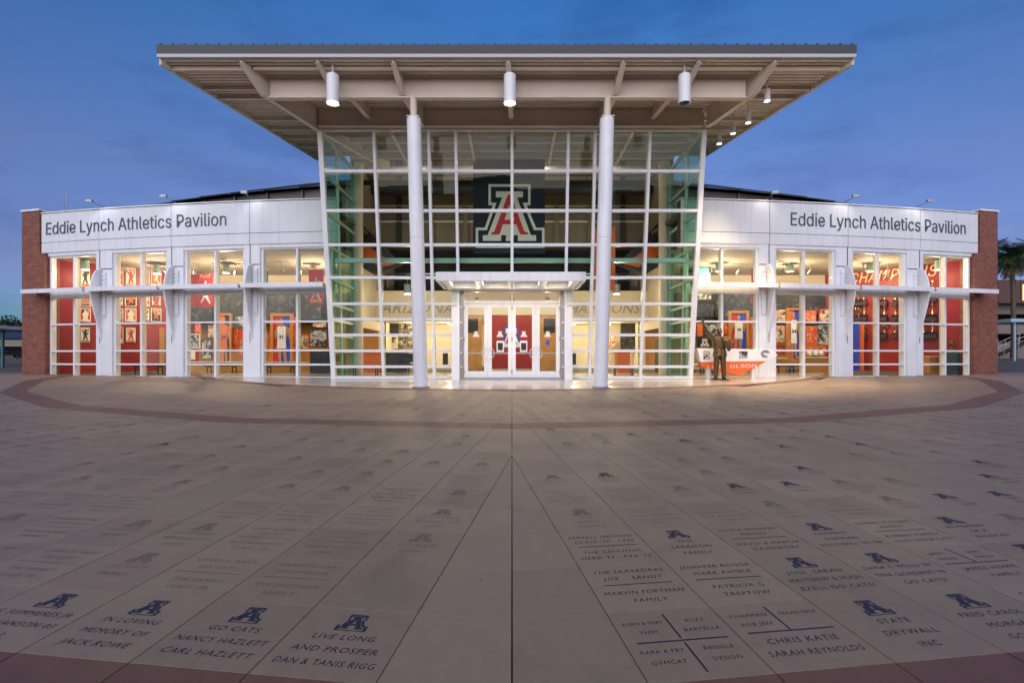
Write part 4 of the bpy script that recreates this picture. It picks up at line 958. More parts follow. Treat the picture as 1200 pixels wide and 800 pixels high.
# ================================================================== BOAT-SHAPED NAME SIGN BEHIND THE STATUE
def boat_sign():
    Y = 20.25; Q = lambda x, y, dy=0.0: at(x, y, Y) + Vector((0, dy, 0))
    # keep in front of the wing wall: Y runs from 20.25 to 20.6
    t = thing('donor_name_sign', 'white and orange boat-shaped name sign standing behind the bronze statue', 'sign', (Q(865, 445).x, Y, G(Y)))
    top = [Q(817, 408), Q(905, 409.5), Q(911.5, 416.5), Q(896, 423), Q(821, 424)]
    mb = MB(); mb.prism(top, (0, 0.35, 0)); w_ = mb.build('upper_face', M_pwhite, t, bevel=0.01)
    low = [Q(821, 424.2), Q(898, 423.2), Q(880, 433.5), Q(866, 440), Q(822, 430)]
    mb = MB(); mb.prism(low, (0, 0.30, 0)); r_ = mb.build('orange_keel', M_orange, t, bevel=0.01)
    a, b = Q(829, 431.6), Q(886, 430.2)
    v, f = text_lists('LUTE OLSON', size=1, sans=True, weight=0.0, extrude=0.02, spacing=1.05); mn, mxx = min(p.x for p in v), max(p.x for p in v); k = (b - a).length / (mxx - mn); d = (b - a).normalized()
    for gv_, gf_ in glyphs(v, f):
        m = MB(); m.add([a + d * ((p.x - mn) * k) + Vector((0, -.012 - p.z * k * .3, p.y * 0.245)) for p in gv_], gf_); m.build('letter', M_pwhite, r_)
    for x0, x1, y0, y1 in ((866, 876, 411.5, 420), (824, 832, 411, 421), (843, 850, 412, 421)):
        mb = MB(); p, q = Q(x0, y1), Q(x1, y0); mb.box(p.x, q.x, Y - .008, Y - .002, p.z, q.z); mb.build('photo_print', M_bw, w_)
    # a round portrait-like swirl emblem near the bow
    c = Q(897, 414.5); mb = MB()
    for r0 in (0.13, 0.08):
        pts = [c + Vector((r0 * 1.3 * math.cos(q), -.008, r0 * math.sin(q))) for q in [R(20 + 25 * i) for i in range(12)]]; mb.path(pts, .014, 6)
    mb.build('bow_emblem', M_dark, w_)
    for x in (831.5, 884.5):
        p = Q(x, 430, .15); mb = MB(); mb.box(p.x - .07, p.x + .07, Y + .1, Y + .24, G(Y) + .012, p.z + .3); mb.build('post', M_white, t)
boat_sign()

# ================================================================== THINGS INSIDE THE WINGS
ORD = ('first', 'second', 'third', 'fourth', 'fifth', 'sixth', 'seventh', 'eighth')
def ob_Y(X, s):   # depth of the oblique red wall at X
    X = abs(X); return 28.6 - 1.119 * (X - 17.2) if X > 17.2 else 28.6
def on_red(x, s):                 # px -> X on the red wall
    r = abs(x - CX) / F; Y = min(28.6, 47.85 / (1 + 1.119 * r)); return (x - CX) * Y / F, Y
def red_pt(x, y, s, d=0.0):
    X, Y = on_red(x, s); return Vector((X, Y - d, CAMZ + (HY - y) * Y / F))
def panel(name, p, q, d, mats, lab, cat, grp, parts=None):
    """an upright board between the lower left point p and the upper right point q, d thick towards the viewer"""
    t = thing(name, lab, cat, (p.x, p.y, min(p.z, q.z)), grp)
    e = Vector((q.x - p.x, q.y - p.y, 0)); n = Vector((e.y, -e.x, 0)).normalized()
    if n.y > 0: n = -n
    z0, z1 = p.z, q.z
    b = Vector((p.x, p.y, 0)); c = Vector((q.x, q.y, 0)); U = Vector((0, 0, 1))
    mb = MB(); mb.hexa([b + n * d + U * z0, c + n * d + U * z0, c + U * z0, b + U * z0, b + n * d + U * z1, c + n * d + U * z1, c + U * z1, b + U * z1]); mb.build('frame', mats[0], t)
    i = min(0.05, e.length * .08); ei = e.normalized() * i; z0 += i; z1 -= i; b2, c2 = b + ei, c - ei
    mb = MB(); mb.hexa([b2 + n * (d + .008) + U * z0, c2 + n * (d + .008) + U * z0, c2 + n * (d + .001) + U * z0, b2 + n * (d + .001) + U * z0, b2 + n * (d + .008) + U * z1, c2 + n * (d + .008) + U * z1, c2 + n * (d + .001) + U * z1, b2 + n * (d + .001) + U * z1]); mb.build('print', mats[1], t)
    return t
M_pgrey = mat('grey_print', (.35, .33, .31), .6)
FIGS = [[(-.25, .18), (-.12, .2), (-.02, .38), (.1, .2), (.24, .18), (.14, .45), (.14, .6), (.3, .78), (.24, .82), (.08, .68), (.08, .8), (0, .86), (-.08, .8), (-.08, .68), (-.26, .6), (-.22, .52), (-.12, .56), (-.14, .42)],
        [(-.2, .17), (.22, .17), (.2, .42), (.3, .5), (.22, .66), (.08, .7), (.1, .8), (.02, .88), (-.08, .84), (-.09, .7), (-.24, .64), (-.3, .46), (-.2, .42)],
        [(-.34, .2), (-.2, .18), (-.05, .36), (.12, .3), (.28, .36), (.26, .42), (.1, .42), (.06, .58), (.2, .7), (.34, .7), (.3, .76), (.12, .76), (.06, .72), (.06, .84), (-.06, .86), (-.1, .76), (-.04, .7), (-.14, .5), (-.16, .38)]]
# posters on the red wall of the left wing
colsx = [(93.5, 106.5), (118, 130), (134.5, 144.5), (146.5, 160), (166.5, 175.5), (177, 189)]
rowsy = [(313, 337), (346, 359), (361, 377), (383, 402)]
for ci, (xa, xb) in enumerate(colsx):
    for ri, (ya, yb) in enumerate(rowsy):
        if ri == 3 and ci > 3: continue
        p, q = red_pt(xa, yb, -1, .01), red_pt(xb, ya, -1, .01); z0, z1 = CAMZ + (HY - yb) * ((p.y + q.y) / 2 + .01) / F, CAMZ + (HY - ya) * ((p.y + q.y) / 2 + .01) / F
        p.z, q.z = z0, z1
        bgm = (M_ivory, M_orange, M_pgrey, M_ivory, M_rprint, M_dark)[(ci * 5 + ri * 2) % 6]; fgm = (M_dark, M_ivory, M_orange, M_rprint, M_ivory, M_orange)[(ci * 5 + ri * 2) % 6]
        t = panel('sports_poster', p, q, 0.03, (M_ivory if (ci + ri) % 3 else M_black, bgm), 'sports poster on the left red wall, %s row down, %s column from left' % (ORD[ri], ORD[ci]), 'poster', 'posters on the left red wall')
        e = Vector((q.x - p.x, q.y - p.y, 0)); nn = Vector((e.y, -e.x, 0)).normalized(); nn = -nn if nn.y > 0 else nn; sw_ = -1 if (ci + ri) % 2 else 1; zz = lambda v: p.z + (q.z - p.z) * v
        PF = FIGS[(ci + 2 * ri) % len(FIGS)]
        T_ = lambda u, v, d: Vector((p.x, p.y, 0)) + e * (.5 + sw_ * u) + nn * d + Vector((0, 0, zz(v)))
        mb = MB(); mb.prism([T_(u, v, .041) for u, v in PF], nn * .004); mb.build('printed_figure', fgm, t)
        mb = MB(); mb.prism([T_(u, v, .039) for u, v in ((-.36, .06), (.36, .06), (.36, .17), (-.36, .17))], nn * .003); mb.build('title_strip', (M_orange, M_dark, M_pwhite)[(ci + ri) % 3], t)
        mb = MB(); mb.prism([T_(u, v, .039) for u, v in ((-.36, .55), (.05, .42), (.36, .72), (.36, .9), (-.36, .9))], nn * .0015); mb.build('printed_field', (M_post, M_bw, M_mustard)[(ci + 2 * ri) % 3], t)
# yellow door frame
p = red_pt(188.5, 428, -1); mb = MB(); mb.box(p.x, p.x + .24, p.y - .12, p.y + .02, FZ, 3.15); tag(mb.build('door_trim', M_mustard, None, loc=(p.x, p.y, FZ)), 'yellow upright door trim at the end of the left red wall', 'trim')

def bench(x0, x1, Y, lab):
    a, b = at(x0, 0, Y).x, at(x1, 0, Y).x; t = thing('bench', lab, 'bench', ((a + b) / 2, Y, FZ), 'benches inside the windows')
    mb = MB(); mb.box(a, b, Y - .22, Y + .22, FZ + .40, FZ + .47); mb.build('seat', M_black, t, bevel=.01)
    for x in (a + .15, b - .19):
        mb = MB(); mb.box(x, x + .04, Y - .18, Y - .14, FZ, FZ + .40); mb.box(x, x + .04, Y + .14, Y + .18, FZ, FZ + .40); mb.box(x, x + .04, Y - .14, Y + .14, FZ + .36, FZ + .399); mb.build('leg_frame', M_black, t)
bench(157, 192, 24.3, 'low black bench in front of the red poster wall')
bench(241, 279, 23.9, 'low black bench in the third window from the left brick pier')
bench(311, 347, 23.7, 'low black bench in the left wing window beside the glass entrance')
bench(411, 446, 22.2, 'black bench behind the left part of the glass entrance wall')
bench(716, 745, 22.2, 'black bench behind the right part of the glass entrance wall')
bench(906, 932, 24.0, 'low black bench in the second window right of the glass entrance')
bench(818, 838, 23.4, 'low black bench inside the window behind the bronze statue')

# player display boards: mustard frame, two-colour backdrop, cut-out figure
def player(xa, xb, ya, yb, Y, lab, jersey, pose, flip=1, bgc=(None, None)):
    A, B = at(xa, yb, Y), at(xb, ya, Y); t = thing('player_display', lab, 'display', ((A.x + B.x) / 2, Y, A.z), 'framed player displays inside the wings')
    A.z = max(A.z, FZ + .12)
    W, H = B.x - A.x, B.z - A.z; fr = W * .13
    mb = MB(); mb.box(A.x, A.x + fr, Y, Y + .12, A.z, B.z); mb.box(B.x - fr, B.x, Y, Y + .12, A.z, B.z); mb.box(A.x + fr, B.x - fr, Y, Y + .12, B.z - fr, B.z); mb.box(A.x + fr, B.x - fr, Y, Y + .12, A.z, A.z + fr * .6); mb.build('frame', M_mustard, t, bevel=.008)
    mx_ = A.x + W * .5
    mb = MB(); mb.box(A.x + fr, mx_, Y + .06, Y + .10, A.z + fr * .6, B.z - fr); mb.build('backdrop', bgc[0] or M_orange, t)
    mb = MB(); mb.box(mx_, B.x - fr, Y + .06, Y + .10, A.z + fr * .6, B.z - fr); mb.build('backdrop', bgc[1] or M_blue, t)
    # a streak across the backdrop
    mb = MB(); mb.prism([(A.x + fr, Y + .055, A.z + .3 * H), (A.x + fr, Y + .055, A.z + .2 * H), (B.x - fr, Y + .055, A.z + .62 * H), (B.x - fr, Y + .055, A.z + .78 * H)], (0, .004, 0)); mb.build('backdrop_streak', M_oprint, t)
    U = lambda u, v: (mx_ + flip * (u) * W * .95, Y + .03, A.z + fr + (v) * (H - 2 * fr))
    P = [(-.12, .0), (-.02, .02), (-.02, .2), (.0, .36), (.06, .2), (.12, .02), (.24, .0), (.22, .2), (.2, .42), (.19, .55), (.3, .62), (.34, .5), (.42, .52), (.40, .72), (.2, .80), (.07, .80), (.05, .82), (-.05, .82), (-.08, .80), (-.24, .78), (-.34, .62), (-.30, .50), (-.22, .54), (-.2, .62), (-.18, .56), (-.2, .42), (-.18, .2)]
    mb = MB(); mb.prism([U(*p) for p in P], (0, .018, 0)); mb.build('figure', M_skin, t)
    J = [(-.2, .30), (.22, .30), (.2, .45), (.19, .60), (.2, .76), (.1, .80), (.0, .76), (-.1, .80), (-.2, .76), (-.19, .60), (-.2, .42)]
    mb = MB(); mb.prism([(x, y - .02, z) for x, y, z in [U(*p) for p in J]], (0, .016, 0)); mb.build('jersey', jersey, t)
    hd = [(.0 + .085 * math.cos(q), .89 + .085 * math.sin(q)) for q in [2 * math.pi * i / 16 for i in range(16)]]
    hd = [(u, .885 + (v - .885) * .8) for u, v in hd]
    mb = MB(); mb.prism([(x, y - .004, z) for x, y, z in [U(*p) for p in hd]], (0, .02, 0)); mb.build('head', M_skin, t)
    n_ = U(0.0, .52); mb = MB(); mb.add(*(lambda vf: ([(n_[0] + p.x, Y + .004, n_[2] + p.y) for p in vf[0]], vf[1]))(text_lists(pose, size=H * .09, weight=.01, align='CENTER'))); mb.build('jersey_number', M_navy if jersey is not M_navy else M_orange, t)
player(253.5, 271, 367, 429, 26.3, 'framed display of a player in an orange uniform, third window from the left pier', M_orange, '25', 1, (M_orange, M_navy))
player(316.5, 343, 367, 428, 26.0, 'framed display of a player in a white uniform, left of the glass entrance', M_pwhite, '31', 1, (M_rprint, M_blue))
player(854, 878, 364, 413, 26.0, 'framed display of a player in a white uniform, right of the bronze statue', M_pwhite, '10', -1, (M_rprint, M_blue))
player(922, 939, 361, 421, 26.3, 'framed display of a player in white, second window right of the glass entrance', M_pwhite, '34', 1, (M_orange, M_blue))

def board(x0, x1, y0, y1, Y, mats, lab, cat='board', grp='exhibit boards inside the wings', name='exhibit_board'):
    return panel(name, at(x0, y1, Y), at(x1, y0, Y), .05, mats, lab, cat, grp)
board(219, 235, 391, 408, 26.8, (M_ivory, M_bw), 'black and white photo board left of the orange player display')
board(219, 229, 410, 421, 26.6, (M_ivory, M_ivory), 'small white text board below a photo board, third window from the left pier')
board(236.5, 249, 398, 421, 26.5, (M_black, M_bw), 'dark photo board with a pale emblem beside the orange player display')
board(272.5, 280, 385, 407, 26.7, (M_orange, M_oprint), 'narrow orange info board right of the orange player display')
board(280.5, 288.5, 386, 421, 26.8, (M_orange, M_oprint), 'orange info board next to the third white pier of the left wing')
board(219, 249, 360, 376, 27.2, (M_dark, M_dphoto), 'dark photo mural below the red banner in the left wing', 'mural')
board(324, 346, 343, 366, 27.0, (M_dark, M_dphoto), 'dark photo mural left of the banner beside the glass entrance', 'mural')
board(349, 377, 345, 374, 26.8, (M_dark, M_dphoto), 'dark photo mural behind the banner beside the glass entrance', 'mural')
board(350, 362, 393, 409, 26.6, (M_orange, M_post), 'orange and black exhibit board beside the white player display')
board(363, 384, 386, 407, 26.6, (M_black, M_bw), 'black and white photo board nearest the glass entrance in the left wing')
board(308, 315, 390, 421, 26.6, (M_orange, M_oprint), 'narrow orange board left of the white player display')
board(307.5, 314, 318, 360, 25.4, (M_navy, M_teal), 'narrow hanging teal and navy banner near the fourth left window', 'banner')
board(816.5, 834, 341, 352, 26.6, (M_dark, M_bw), 'black and white team photo above a red stripe, behind the statue', 'mural')
board(816.5, 836, 356, 371, 26.8, (M_dark, M_dphoto), 'dark exhibit mural left of the window mullion behind the statue', 'mural')
board(838, 872, 341, 371, 27.0, (M_dark, M_dphoto), 'wide dark mural with pale objects behind the statue', 'mural')
board(816.5, 823, 379, 394, 26.2, (M_orange, M_orange), 'small plain orange board left of the raised statue arm')
board(825, 846, 379, 394, 26.4, (M_dark, M_bw), 'dark display board behind the statue head')
board(879, 887.5, 372, 413, 26.6, (M_orange, M_oprint), 'narrow orange info board beside the first white pier right of the entrance')
board(907.5, 920, 381, 402, 26.6, (M_orange, M_post), 'photo board left of the player display, second window right of the entrance')
board(944, 957, 382, 404, 26.6, (M_orange, M_oprint), 'orange text board left of the man photo in the right wing')
board(957.5, 970, 381, 404, 26.7, (M_bw, M_bw), 'black and white photo of a man in the right wing', 'photo')
board(944, 968, 406, 415, 26.4, (M_orange, M_oprint), 'low orange board under the text board in the right wing')
board(818, 832, 314, 331, 26.0, (M_teal, M_teal), 'teal square panel in the upper window above the statue', 'panel')
for x0, x1, y0, y1, Y, mm, lab in (
    (229, 236, 378, 390, 27.4, (M_orange, M_oprint), 'small orange caption board above the photo boards, third left window'),
    (244, 252.5, 380, 396, 27.5, (M_black, M_post), 'small photo board left of the orange player frame'),
    (275, 287, 370, 383, 27.6, (M_dark, M_bw), 'dark photo strip above the orange boards beside the third left pier'),
    (344.5, 350, 372, 420, 26.9, (M_orange, M_oprint), 'slim orange panel touching the white player frame on its right'),
    (366, 384, 376, 384.5, 27.0, (M_black, M_post), 'low colour photo strip above the photo board near the entrance'),
    (838, 852, 396, 412, 26.8, (M_orange, M_post), 'photo board behind the statue shoulder'),
    (838, 853, 374, 393, 27.2, (M_black, M_oprint), 'orange print board between the statue head and the player frame'),
    (908, 920.5, 362, 378, 27.4, (M_dark, M_post), 'dark photo board upper left of the second right player frame'),
    (940.5, 956, 364, 379, 27.4, (M_orange, M_oprint), 'orange header board above the text board in the right wing'),
    (959, 975, 362, 378, 27.5, (M_rprint, M_post), 'red framed photo board above the man photo'),
    (907.5, 920.5, 404, 416, 26.9, (M_orange, M_oprint), 'orange lower board left of the second right player frame')):
    board(x0, x1, y0, y1, Y, mm, lab)
# emblem board behind the statue
t = board(816.5, 833.5, 395, 407, 26.0, (M_navy, M_navy), 'navy board with a white letter emblem left of the statue'); e_ = at(826, 406, 25.93); s_ = .42
mb = MB(); mb.flat([(e_.x + x * s_, 25.93, e_.z + y * s_) for x, y in E_OUT], [[(e_.x + x * s_ * .86, 25.93, e_.z + (.067 + (y - .067) * .93) * s_) for x, y in E_IN]]); mb.flat([(e_.x + x * s_, 25.93, e_.z + y * s_) for x, y in E_A]); mb.build('emblem', M_pwhite, t)
mb = MB(); mb.flat([(e_.x + x * s_, 25.926, e_.z + y * s_) for x, y in E_RED]); mb.build('emblem_letter', M_rprint, t)
# display counters
def counter(x0, x1, y0, Y, m, lab, top=M_ivory, dep=.6):
    a, b = at(x0, y0, Y), at(x1, y0, Y); t = thing('display_counter', lab, 'counter', ((a.x + b.x) / 2, Y, FZ))
    mb = MB(); mb.box(a.x, b.x, Y, Y + dep, FZ, a.z - .05); mb.build('cabinet', m, t, bevel=.01); mb = MB(); mb.box(a.x - .04, b.x + .04, Y - .04, Y + dep + .04, a.z - .049, a.z); mb.build('top', top, t)
counter(363, 387, 410, 23.6, M_dark, 'dark display counter in the left wing beside the glass entrance', M_dark)
counter(218, 289, 423.5, 26.0, M_mustard, 'long low exhibit shelf under the player display, third window from the left', dep=.3)
counter(306, 362, 424, 25.7, M_mustard, 'long low exhibit shelf left of the glass entrance', dep=.3)
counter(940, 975, 418, 25.8, M_mustard, 'low exhibit case with pale objects under the orange boards', dep=.4)
counter(907, 921, 419, 25.8, M_mustard, 'low exhibit case left of the player display, second right window', dep=.4)
# things on the low case
for i, x in enumerate((949, 955.5, 962)):
    a = at(x, 418, 25.95); t = thing('display_object', '%s pale object from the left on the low exhibit case, right wing' % ORD[i], 'exhibit', a); mb = MB(); mb.box(a.x - .1, a.x + .1, a.y - .08, a.y + .08, a.z + .004, a.z + .05); mb.build('base', M_dark, t); mb = MB(); mb.lathe([(.05, .05), (.1, .1), (.11, .2), (.07, .27), (.02, .3)], a, 12); mb.build('body', M_ivory, t, smooth=True)

# hanging banners
def banner(x0, x1, y0, y1, Y, m, lab, words, top, fig=M_pwhite, wy=0.88):
    a, b = at(x0, y1, Y), at(x1, y0, Y); t = thing('hanging_banner', lab, 'banner', ((a.x + b.x) / 2, Y, a.z)); W, H = b.x - a.x, b.z - a.z
    mb = MB(); n = 8
    for i in range(n):
        u0, u1 = i / n, (i + 1) / n; w0, w1 = .02 * math.sin(u0 * 7), .02 * math.sin(u1 * 7)
        mb.hexa([(a.x + W * u0, Y + w0, a.z), (a.x + W * u1, Y + w1, a.z), (a.x + W * u1, Y + w1 + .008, a.z), (a.x + W * u0, Y + w0 + .008, a.z), (a.x + W * u0, Y + w0, b.z), (a.x + W * u1, Y + w1, b.z), (a.x + W * u1, Y + w1 + .008, b.z), (a.x + W * u0, Y + w0 + .008, b.z)])
    mb.build('cloth', m, t); mb = MB(); mb.tube((a.x - .05, Y, b.z + .02), (b.x + .05, Y, b.z + .02), .02, n=8); mb.tube((a.x + .05, Y, b.z), (a.x + .05, Y, top), .006, n=5); mb.tube((b.x - .05, Y, b.z), (b.x - .05, Y, top), .006, n=5); mb.build('hanger', M_grey, t)
    U = lambda u, v: (a.x + W * (.5 + u), Y - .03, a.z + H * v)
    if fig:
        P = [(-.38, .12), (-.2, .16), (-.05, .30), (.1, .2), (.3, .08), (.36, .12), (.2, .28), (.14, .42), (.16, .55), (.3, .68), (.24, .72), (.1, .64), (.07, .68), (.08, .76), (.0, .80), (-.08, .76), (-.07, .68), (-.16, .6), (-.2, .45), (-.12, .36), (-.22, .24)]
        mb = MB(); mb.prism([U(*p) for p in P], (0, .005, 0)); mb.build('printed_figure', fig, t)
    if words:
        v, f = text_lists(words, size=W * .30, weight=.004, align='CENTER', spacing=1.1); c = U(0, wy); mb = MB(); mb.add([(c[0] + p.x, Y - .034, c[2] + p.y) for p in v], f); mb.build('printed_word', M_goldl if words != 'PLAY' else M_goldl, t)
banner(233, 249.5, 321, 359.5, 25.2, M_rprint, 'red hanging banner with a white figure, third window from the left pier', 'PLAY', ZCE)
banner(362, 379, 316.5, 356, 24.6, M_rprint, 'red hanging banner with a grey figure beside the glass entrance', 'GAME', ZCE, M_grey, .04)
banner(880.5, 886, 315, 356, 24.8, M_rprint, 'narrow red hanging banner beside the first window right of the entrance', '', ZCE, None)
banner(695.5, 721, 267, 341, 21.6, M_orange, 'tall orange hanging banner behind the right front column', '', GZT + .2, None)
# the great emblem banner in the hall
a, b = at(554.5, 297, 22.1), at(638.5, 179, 22.1)
t = thing('emblem_banner', 'large navy banner with a red and white letter emblem above the doors', 'banner', (0, 22.1, a.z))
mb = MB(); mb.box(a.x, b.x, 22.1, 22.13, a.z, b.z); mb.build('cloth', M_navy, t)
mb = MB(); mb.tube((a.x - .05, 22.12, b.z + .03), (b.x + .05, 22.12, b.z + .03), .03, n=10); mb.build('top_bar', M_grey, t)
c = at(597.8, 290.5, 22.1); s_ = (at(638, 0, 22.1).x - at(557.3, 0, 22.1).x)
L = lambda pts, d: [(c.x + x * s_, 22.1 - d, c.z + y * s_) for x, y in pts]
mb = MB(); mb.flat(L(E_OUT, .004), [L(E_IN, .004)]); mb.build('emblem_outline', M_ivory, t)
mb = MB(); mb.flat(L(E_A, .004)); mb.build('emblem_body', M_ivory, t)
mb = MB(); mb.flat(L(E_RED, .008), [L(E_CNT, .008)]); mb.build('emblem_letter', M_rprint, t)

# gold CHAMPIONS lettering on the right red wall
t = thing('champions_lettering', 'gold slanted word on the right red wall above the trophies', 'lettering', red_pt(1048, 320, 1))
v, f = text_lists('CHAMPIONS', size=1, sans=True, shear=.3, weight=0.0, extrude=.05, spacing=1.05); mn, mxx = min(p.x for p in v), max(p.x for p in v)
pa, pb = red_pt(997, 333, 1), red_pt(1099, 323, 1); d = Vector((pb.x - pa.x, pb.y - pa.y, 0)); k = d.length / (mxx - mn); du = d.normalized(); nr = Vector((du.y, -du.x, 0))
if nr.y > 0: nr = -nr
for gv_, gf_ in glyphs(v, f):
    m = MB(); m.add([Vector((pa.x, pa.y, 0)) + du * ((p.x - mn) * k) + nr * (.04 + p.z) + Vector((0, 0, pa.z + (pb.z - pa.z) * (p.x - mn) / (mxx - mn) + p.y * k * 1.35)) for p in gv_], gf_); m.build('letter', M_goldl, t)
# trophy shelves
TROPHY = {}
def trophy_meshes():
    a = MB(); a.lathe([(.09, 0), (.09, .08), (.07, .085)], (0, 0, 0), 12); b = MB(); b.lathe([(.035, .086), (.02, .14), (.018, .2), (.05, .25), (.085, .34), (.095, .44), (.085, .442), (.03, .36)], (0, 0, 0), 14)
    h = MB()
    for s in (-1, 1): h.path([Vector((s * (.085 + .05 * math.sin(q)), 0, .34 + .09 * math.cos(q) * -1 + .0)) for q in [math.pi * i / 6 for i in range(7)]], .009, 6)
    TROPHY['cup'] = (a.mesh('base', M_black), b.mesh('cup', M_gold, smooth=True), h.mesh('handle', M_gold, smooth=True))
    a = MB(); a.box(-.1, .1, -.08, .08, 0, .1); b = MB(); b.lathe([(.06, .101), (.03, .15), (.025, .42), (.05, .46), (.05, .48), (.02, .5)], (0, 0, 0), 12); h = MB(); h.lathe([(.01, .5), (.05, .53), (.065, .58), (.05, .63), (.01, .65)], (0, 0, 0), 12)
    TROPHY['ball'] = (a.mesh('base', M_black), b.mesh('stem', M_gold, smooth=True), h.mesh('ball', M_gold, smooth=True))
trophy_meshes()
shelf_cols = [(997, 1017, 'left'), (1027, 1041, 'middle'), (1047, 1053, 'narrow right'), (1078, 1099, 'far right')]
for ci, (xa, xb, nm) in enumerate(shelf_cols):
    for ri, y in enumerate((354, 372, 392)):
        if ci == 3 and ri == 0: y = 349
        p, q = red_pt(xa, y, 1), red_pt(xb, y, 1); Ym = (p.y + q.y) / 2; z = CAMZ + (HY - y) * Ym / F
        t = thing('trophy_shelf', 'dark trophy shelf on the right red wall, %s column, %s from the top' % (nm, ORD[ri]), 'shelf', (p.x, p.y, z), 'trophy shelves on the right red wall')
        d = Vector((q.x - p.x, q.y - p.y, 0)); n_ = Vector((d.y, -d.x, 0)).normalized(); n_ = -n_ if n_.y > 0 else n_
        A, B = Vector((p.x, p.y, 0)), Vector((q.x, q.y, 0)); U = Vector((0, 0, 1))
        mb = MB(); mb.hexa([A + n_ * .36 + U * (z - .2), B + n_ * .36 + U * (z - .2), B + U * (z - .2), A + U * (z - .2), A + n_ * .36 + U * z, B + n_ * .36 + U * z, B + U * z, A + U * z]); mb.build('board', M_shelf, t)
        cnt = max(1, int(d.length / .24)) if ci != 3 else 2
        for i in range(cnt):
            w_ = A.lerp(B, (i + .5) / cnt) + n_ * .18 + U * (z + .002)
            kd = 'ball' if (ci + ri + i) % 2 else 'cup'; sc_ = 1.05 + .25 * ((i * 7 + ri * 5 + ci) % 5) / 4
            if ci == 3: kd, sc_ = 'ball', 1.3
            g = thing('trophy', 'gold trophy, %s from the left on the %s shelf, %s shelf column' % (ORD[i], ('top', 'middle', 'bottom')[ri], nm), 'trophy', w_, 'gold trophies on the right red wall')
            g.scale = (sc_, sc_, sc_)
            for nm2, me in zip(('base', 'cup' if kd == 'cup' else 'stem', 'handles' if kd == 'cup' else 'ball'), TROPHY[kd]): inst(nm2, me, g)
# blue and orange pillar at the edge of the trophy wall, pale cabinet
p = red_pt(998, 400, 1); mb = MB(); mb.box(p.x - .25, p.x + .02, p.y - .6, p.y - .3, FZ, 3.4); tag(mb.build('corner_pillar', M_blue, None, loc=(p.x, p.y - .4, FZ)), 'narrow blue pillar left of the trophy shelves', 'pillar')
p = red_pt(1001.5, 400, 1); mb = MB(); mb.box(p.x - .08, p.x + .08, p.y - .62, p.y - .45, FZ, 3.3); tag(mb.build('corner_post', M_orange, None, loc=(p.x, p.y - .5, FZ)), 'narrow orange post left of the trophy shelves', 'post')
p = red_pt(1082, 416, 1); t = thing('pale_cabinet', 'low pale cabinet under the far right trophy shelves', 'cabinet', (p.x, p.y - .5, FZ)); mb = MB(); mb.box(p.x - .3, p.x + .3, p.y - .75, p.y - .35, FZ, 1.62); mb.build('body', M_wood, t); mb = MB(); mb.box(p.x - .34, p.x + .34, p.y - .79, p.y - .33, 1.621, 1.66); mb.build('top', M_ivory, t)
# dark bust on a tall draped pedestal near the right brick pier
p = at(1116, 432, 23.9); t = thing('draped_bust', 'dark bust on a draped pedestal near the right brick pier', 'bust', (p.x, 23.9, FZ))
mb = MB(); mb.lathe([(.30, 0), (.29, .5), (.26, .9), (.27, 1.0), (.22, 1.04)], (p.x, 23.9, FZ), 20)
mb.build('pedestal', mat('dark_teal_cloth', (.03, .05, .055), .7, bump=.3, bscale=8), t, smooth=True)
mb = MB(); mb.lathe([(.2, 1.041), (.22, 1.12), (.17, 1.22), (.07, 1.27), (.06, 1.31), (.09, 1.36), (.105, 1.44), (.095, 1.53), (.05, 1.58), (.005, 1.59)], (p.x, 23.9, FZ), 18); mb.build('head_and_shoulders', M_bronze, t, smooth=True)
mb = MB(); mb.lathe([(.002, 0), (.02, .01), (.012, .05)], (p.x, 23.79, FZ + 1.42), 8); mb.build('nose', M_bronze, t)

# ================================================================== THINGS IN THE ENTRANCE HALL
def hallboard(x0, x1, y0, y1, Y, mats, lab, cat='board'): return board(x0, x1, y0, y1, Y, mats, lab, cat, 'boards in the entrance hall', 'hall_board')
t = hallboard(421, 438, 375.5, 391, 30.0, (M_ivory, M_ivory), 'cream board with bold black lettering left in the hall')
v, f = text_lists('2 NCAA', size=.42, sans=True, weight=0.0); c = at(422.5, 385, 29.9); mb = MB(); mb.add([(c.x + p.x * .62, 29.92, c.z + p.y) for p in v], f); mb.build('lettering', M_black, t)
hallboard(438.5, 450, 375.5, 391, 30.2, (M_dark, M_dphoto), 'narrow dark panel beside the lettered board in the hall', 'panel')
hallboard(451, 467.5, 375, 391, 29.8, (M_dark, M_dark), 'black screen panel left of the picture grid in the hall', 'panel')
for r_ in range(3):
    for c_ in range(2):
        hallboard(469 + c_ * 8.5, 476 + c_ * 8.5, 378 + r_ * 10, 386 + r_ * 10, 30.5, (M_black, M_bw), 'small framed picture left of the front column, %s row, %s one' % (ORD[r_], ('left', 'right')[c_]), 'picture')
hallboard(451, 466, 394, 408, 30.4, (M_ivory, M_bw), 'black and white photo group under the black screen panel', 'photo')
hallboard(727, 747, 374, 410, 29.6, (M_dark, M_dphoto), 'tall dark panel with a pale figure right of the right column', 'panel')
hallboard(754.5, 772, 373, 388, 29.8, (M_dark, M_bw), 'black panel with white script in the right part of the hall', 'panel')
hallboard(715, 721, 392, 406, 29.9, (M_orange, M_post), 'narrow framed orange picture beside the tall dark panel', 'picture')
hallboard(770, 778, 334, 364, 25.5, (M_dark, M_bw), 'dark board with white script high beside the right interior column', 'board')
hallboard(418, 427, 336, 352, 26.0, (M_dark, M_dphoto), 'small dark loudspeaker panel high beside the left interior column', 'panel')
for i, x in enumerate((669, 519)):
    hallboard(x, x + 6, 414, 427, 27.5, (M_dark, M_dark), 'dark narrow kiosk panel beside the entrance, %s side' % ('right', 'left')[i], 'kiosk')
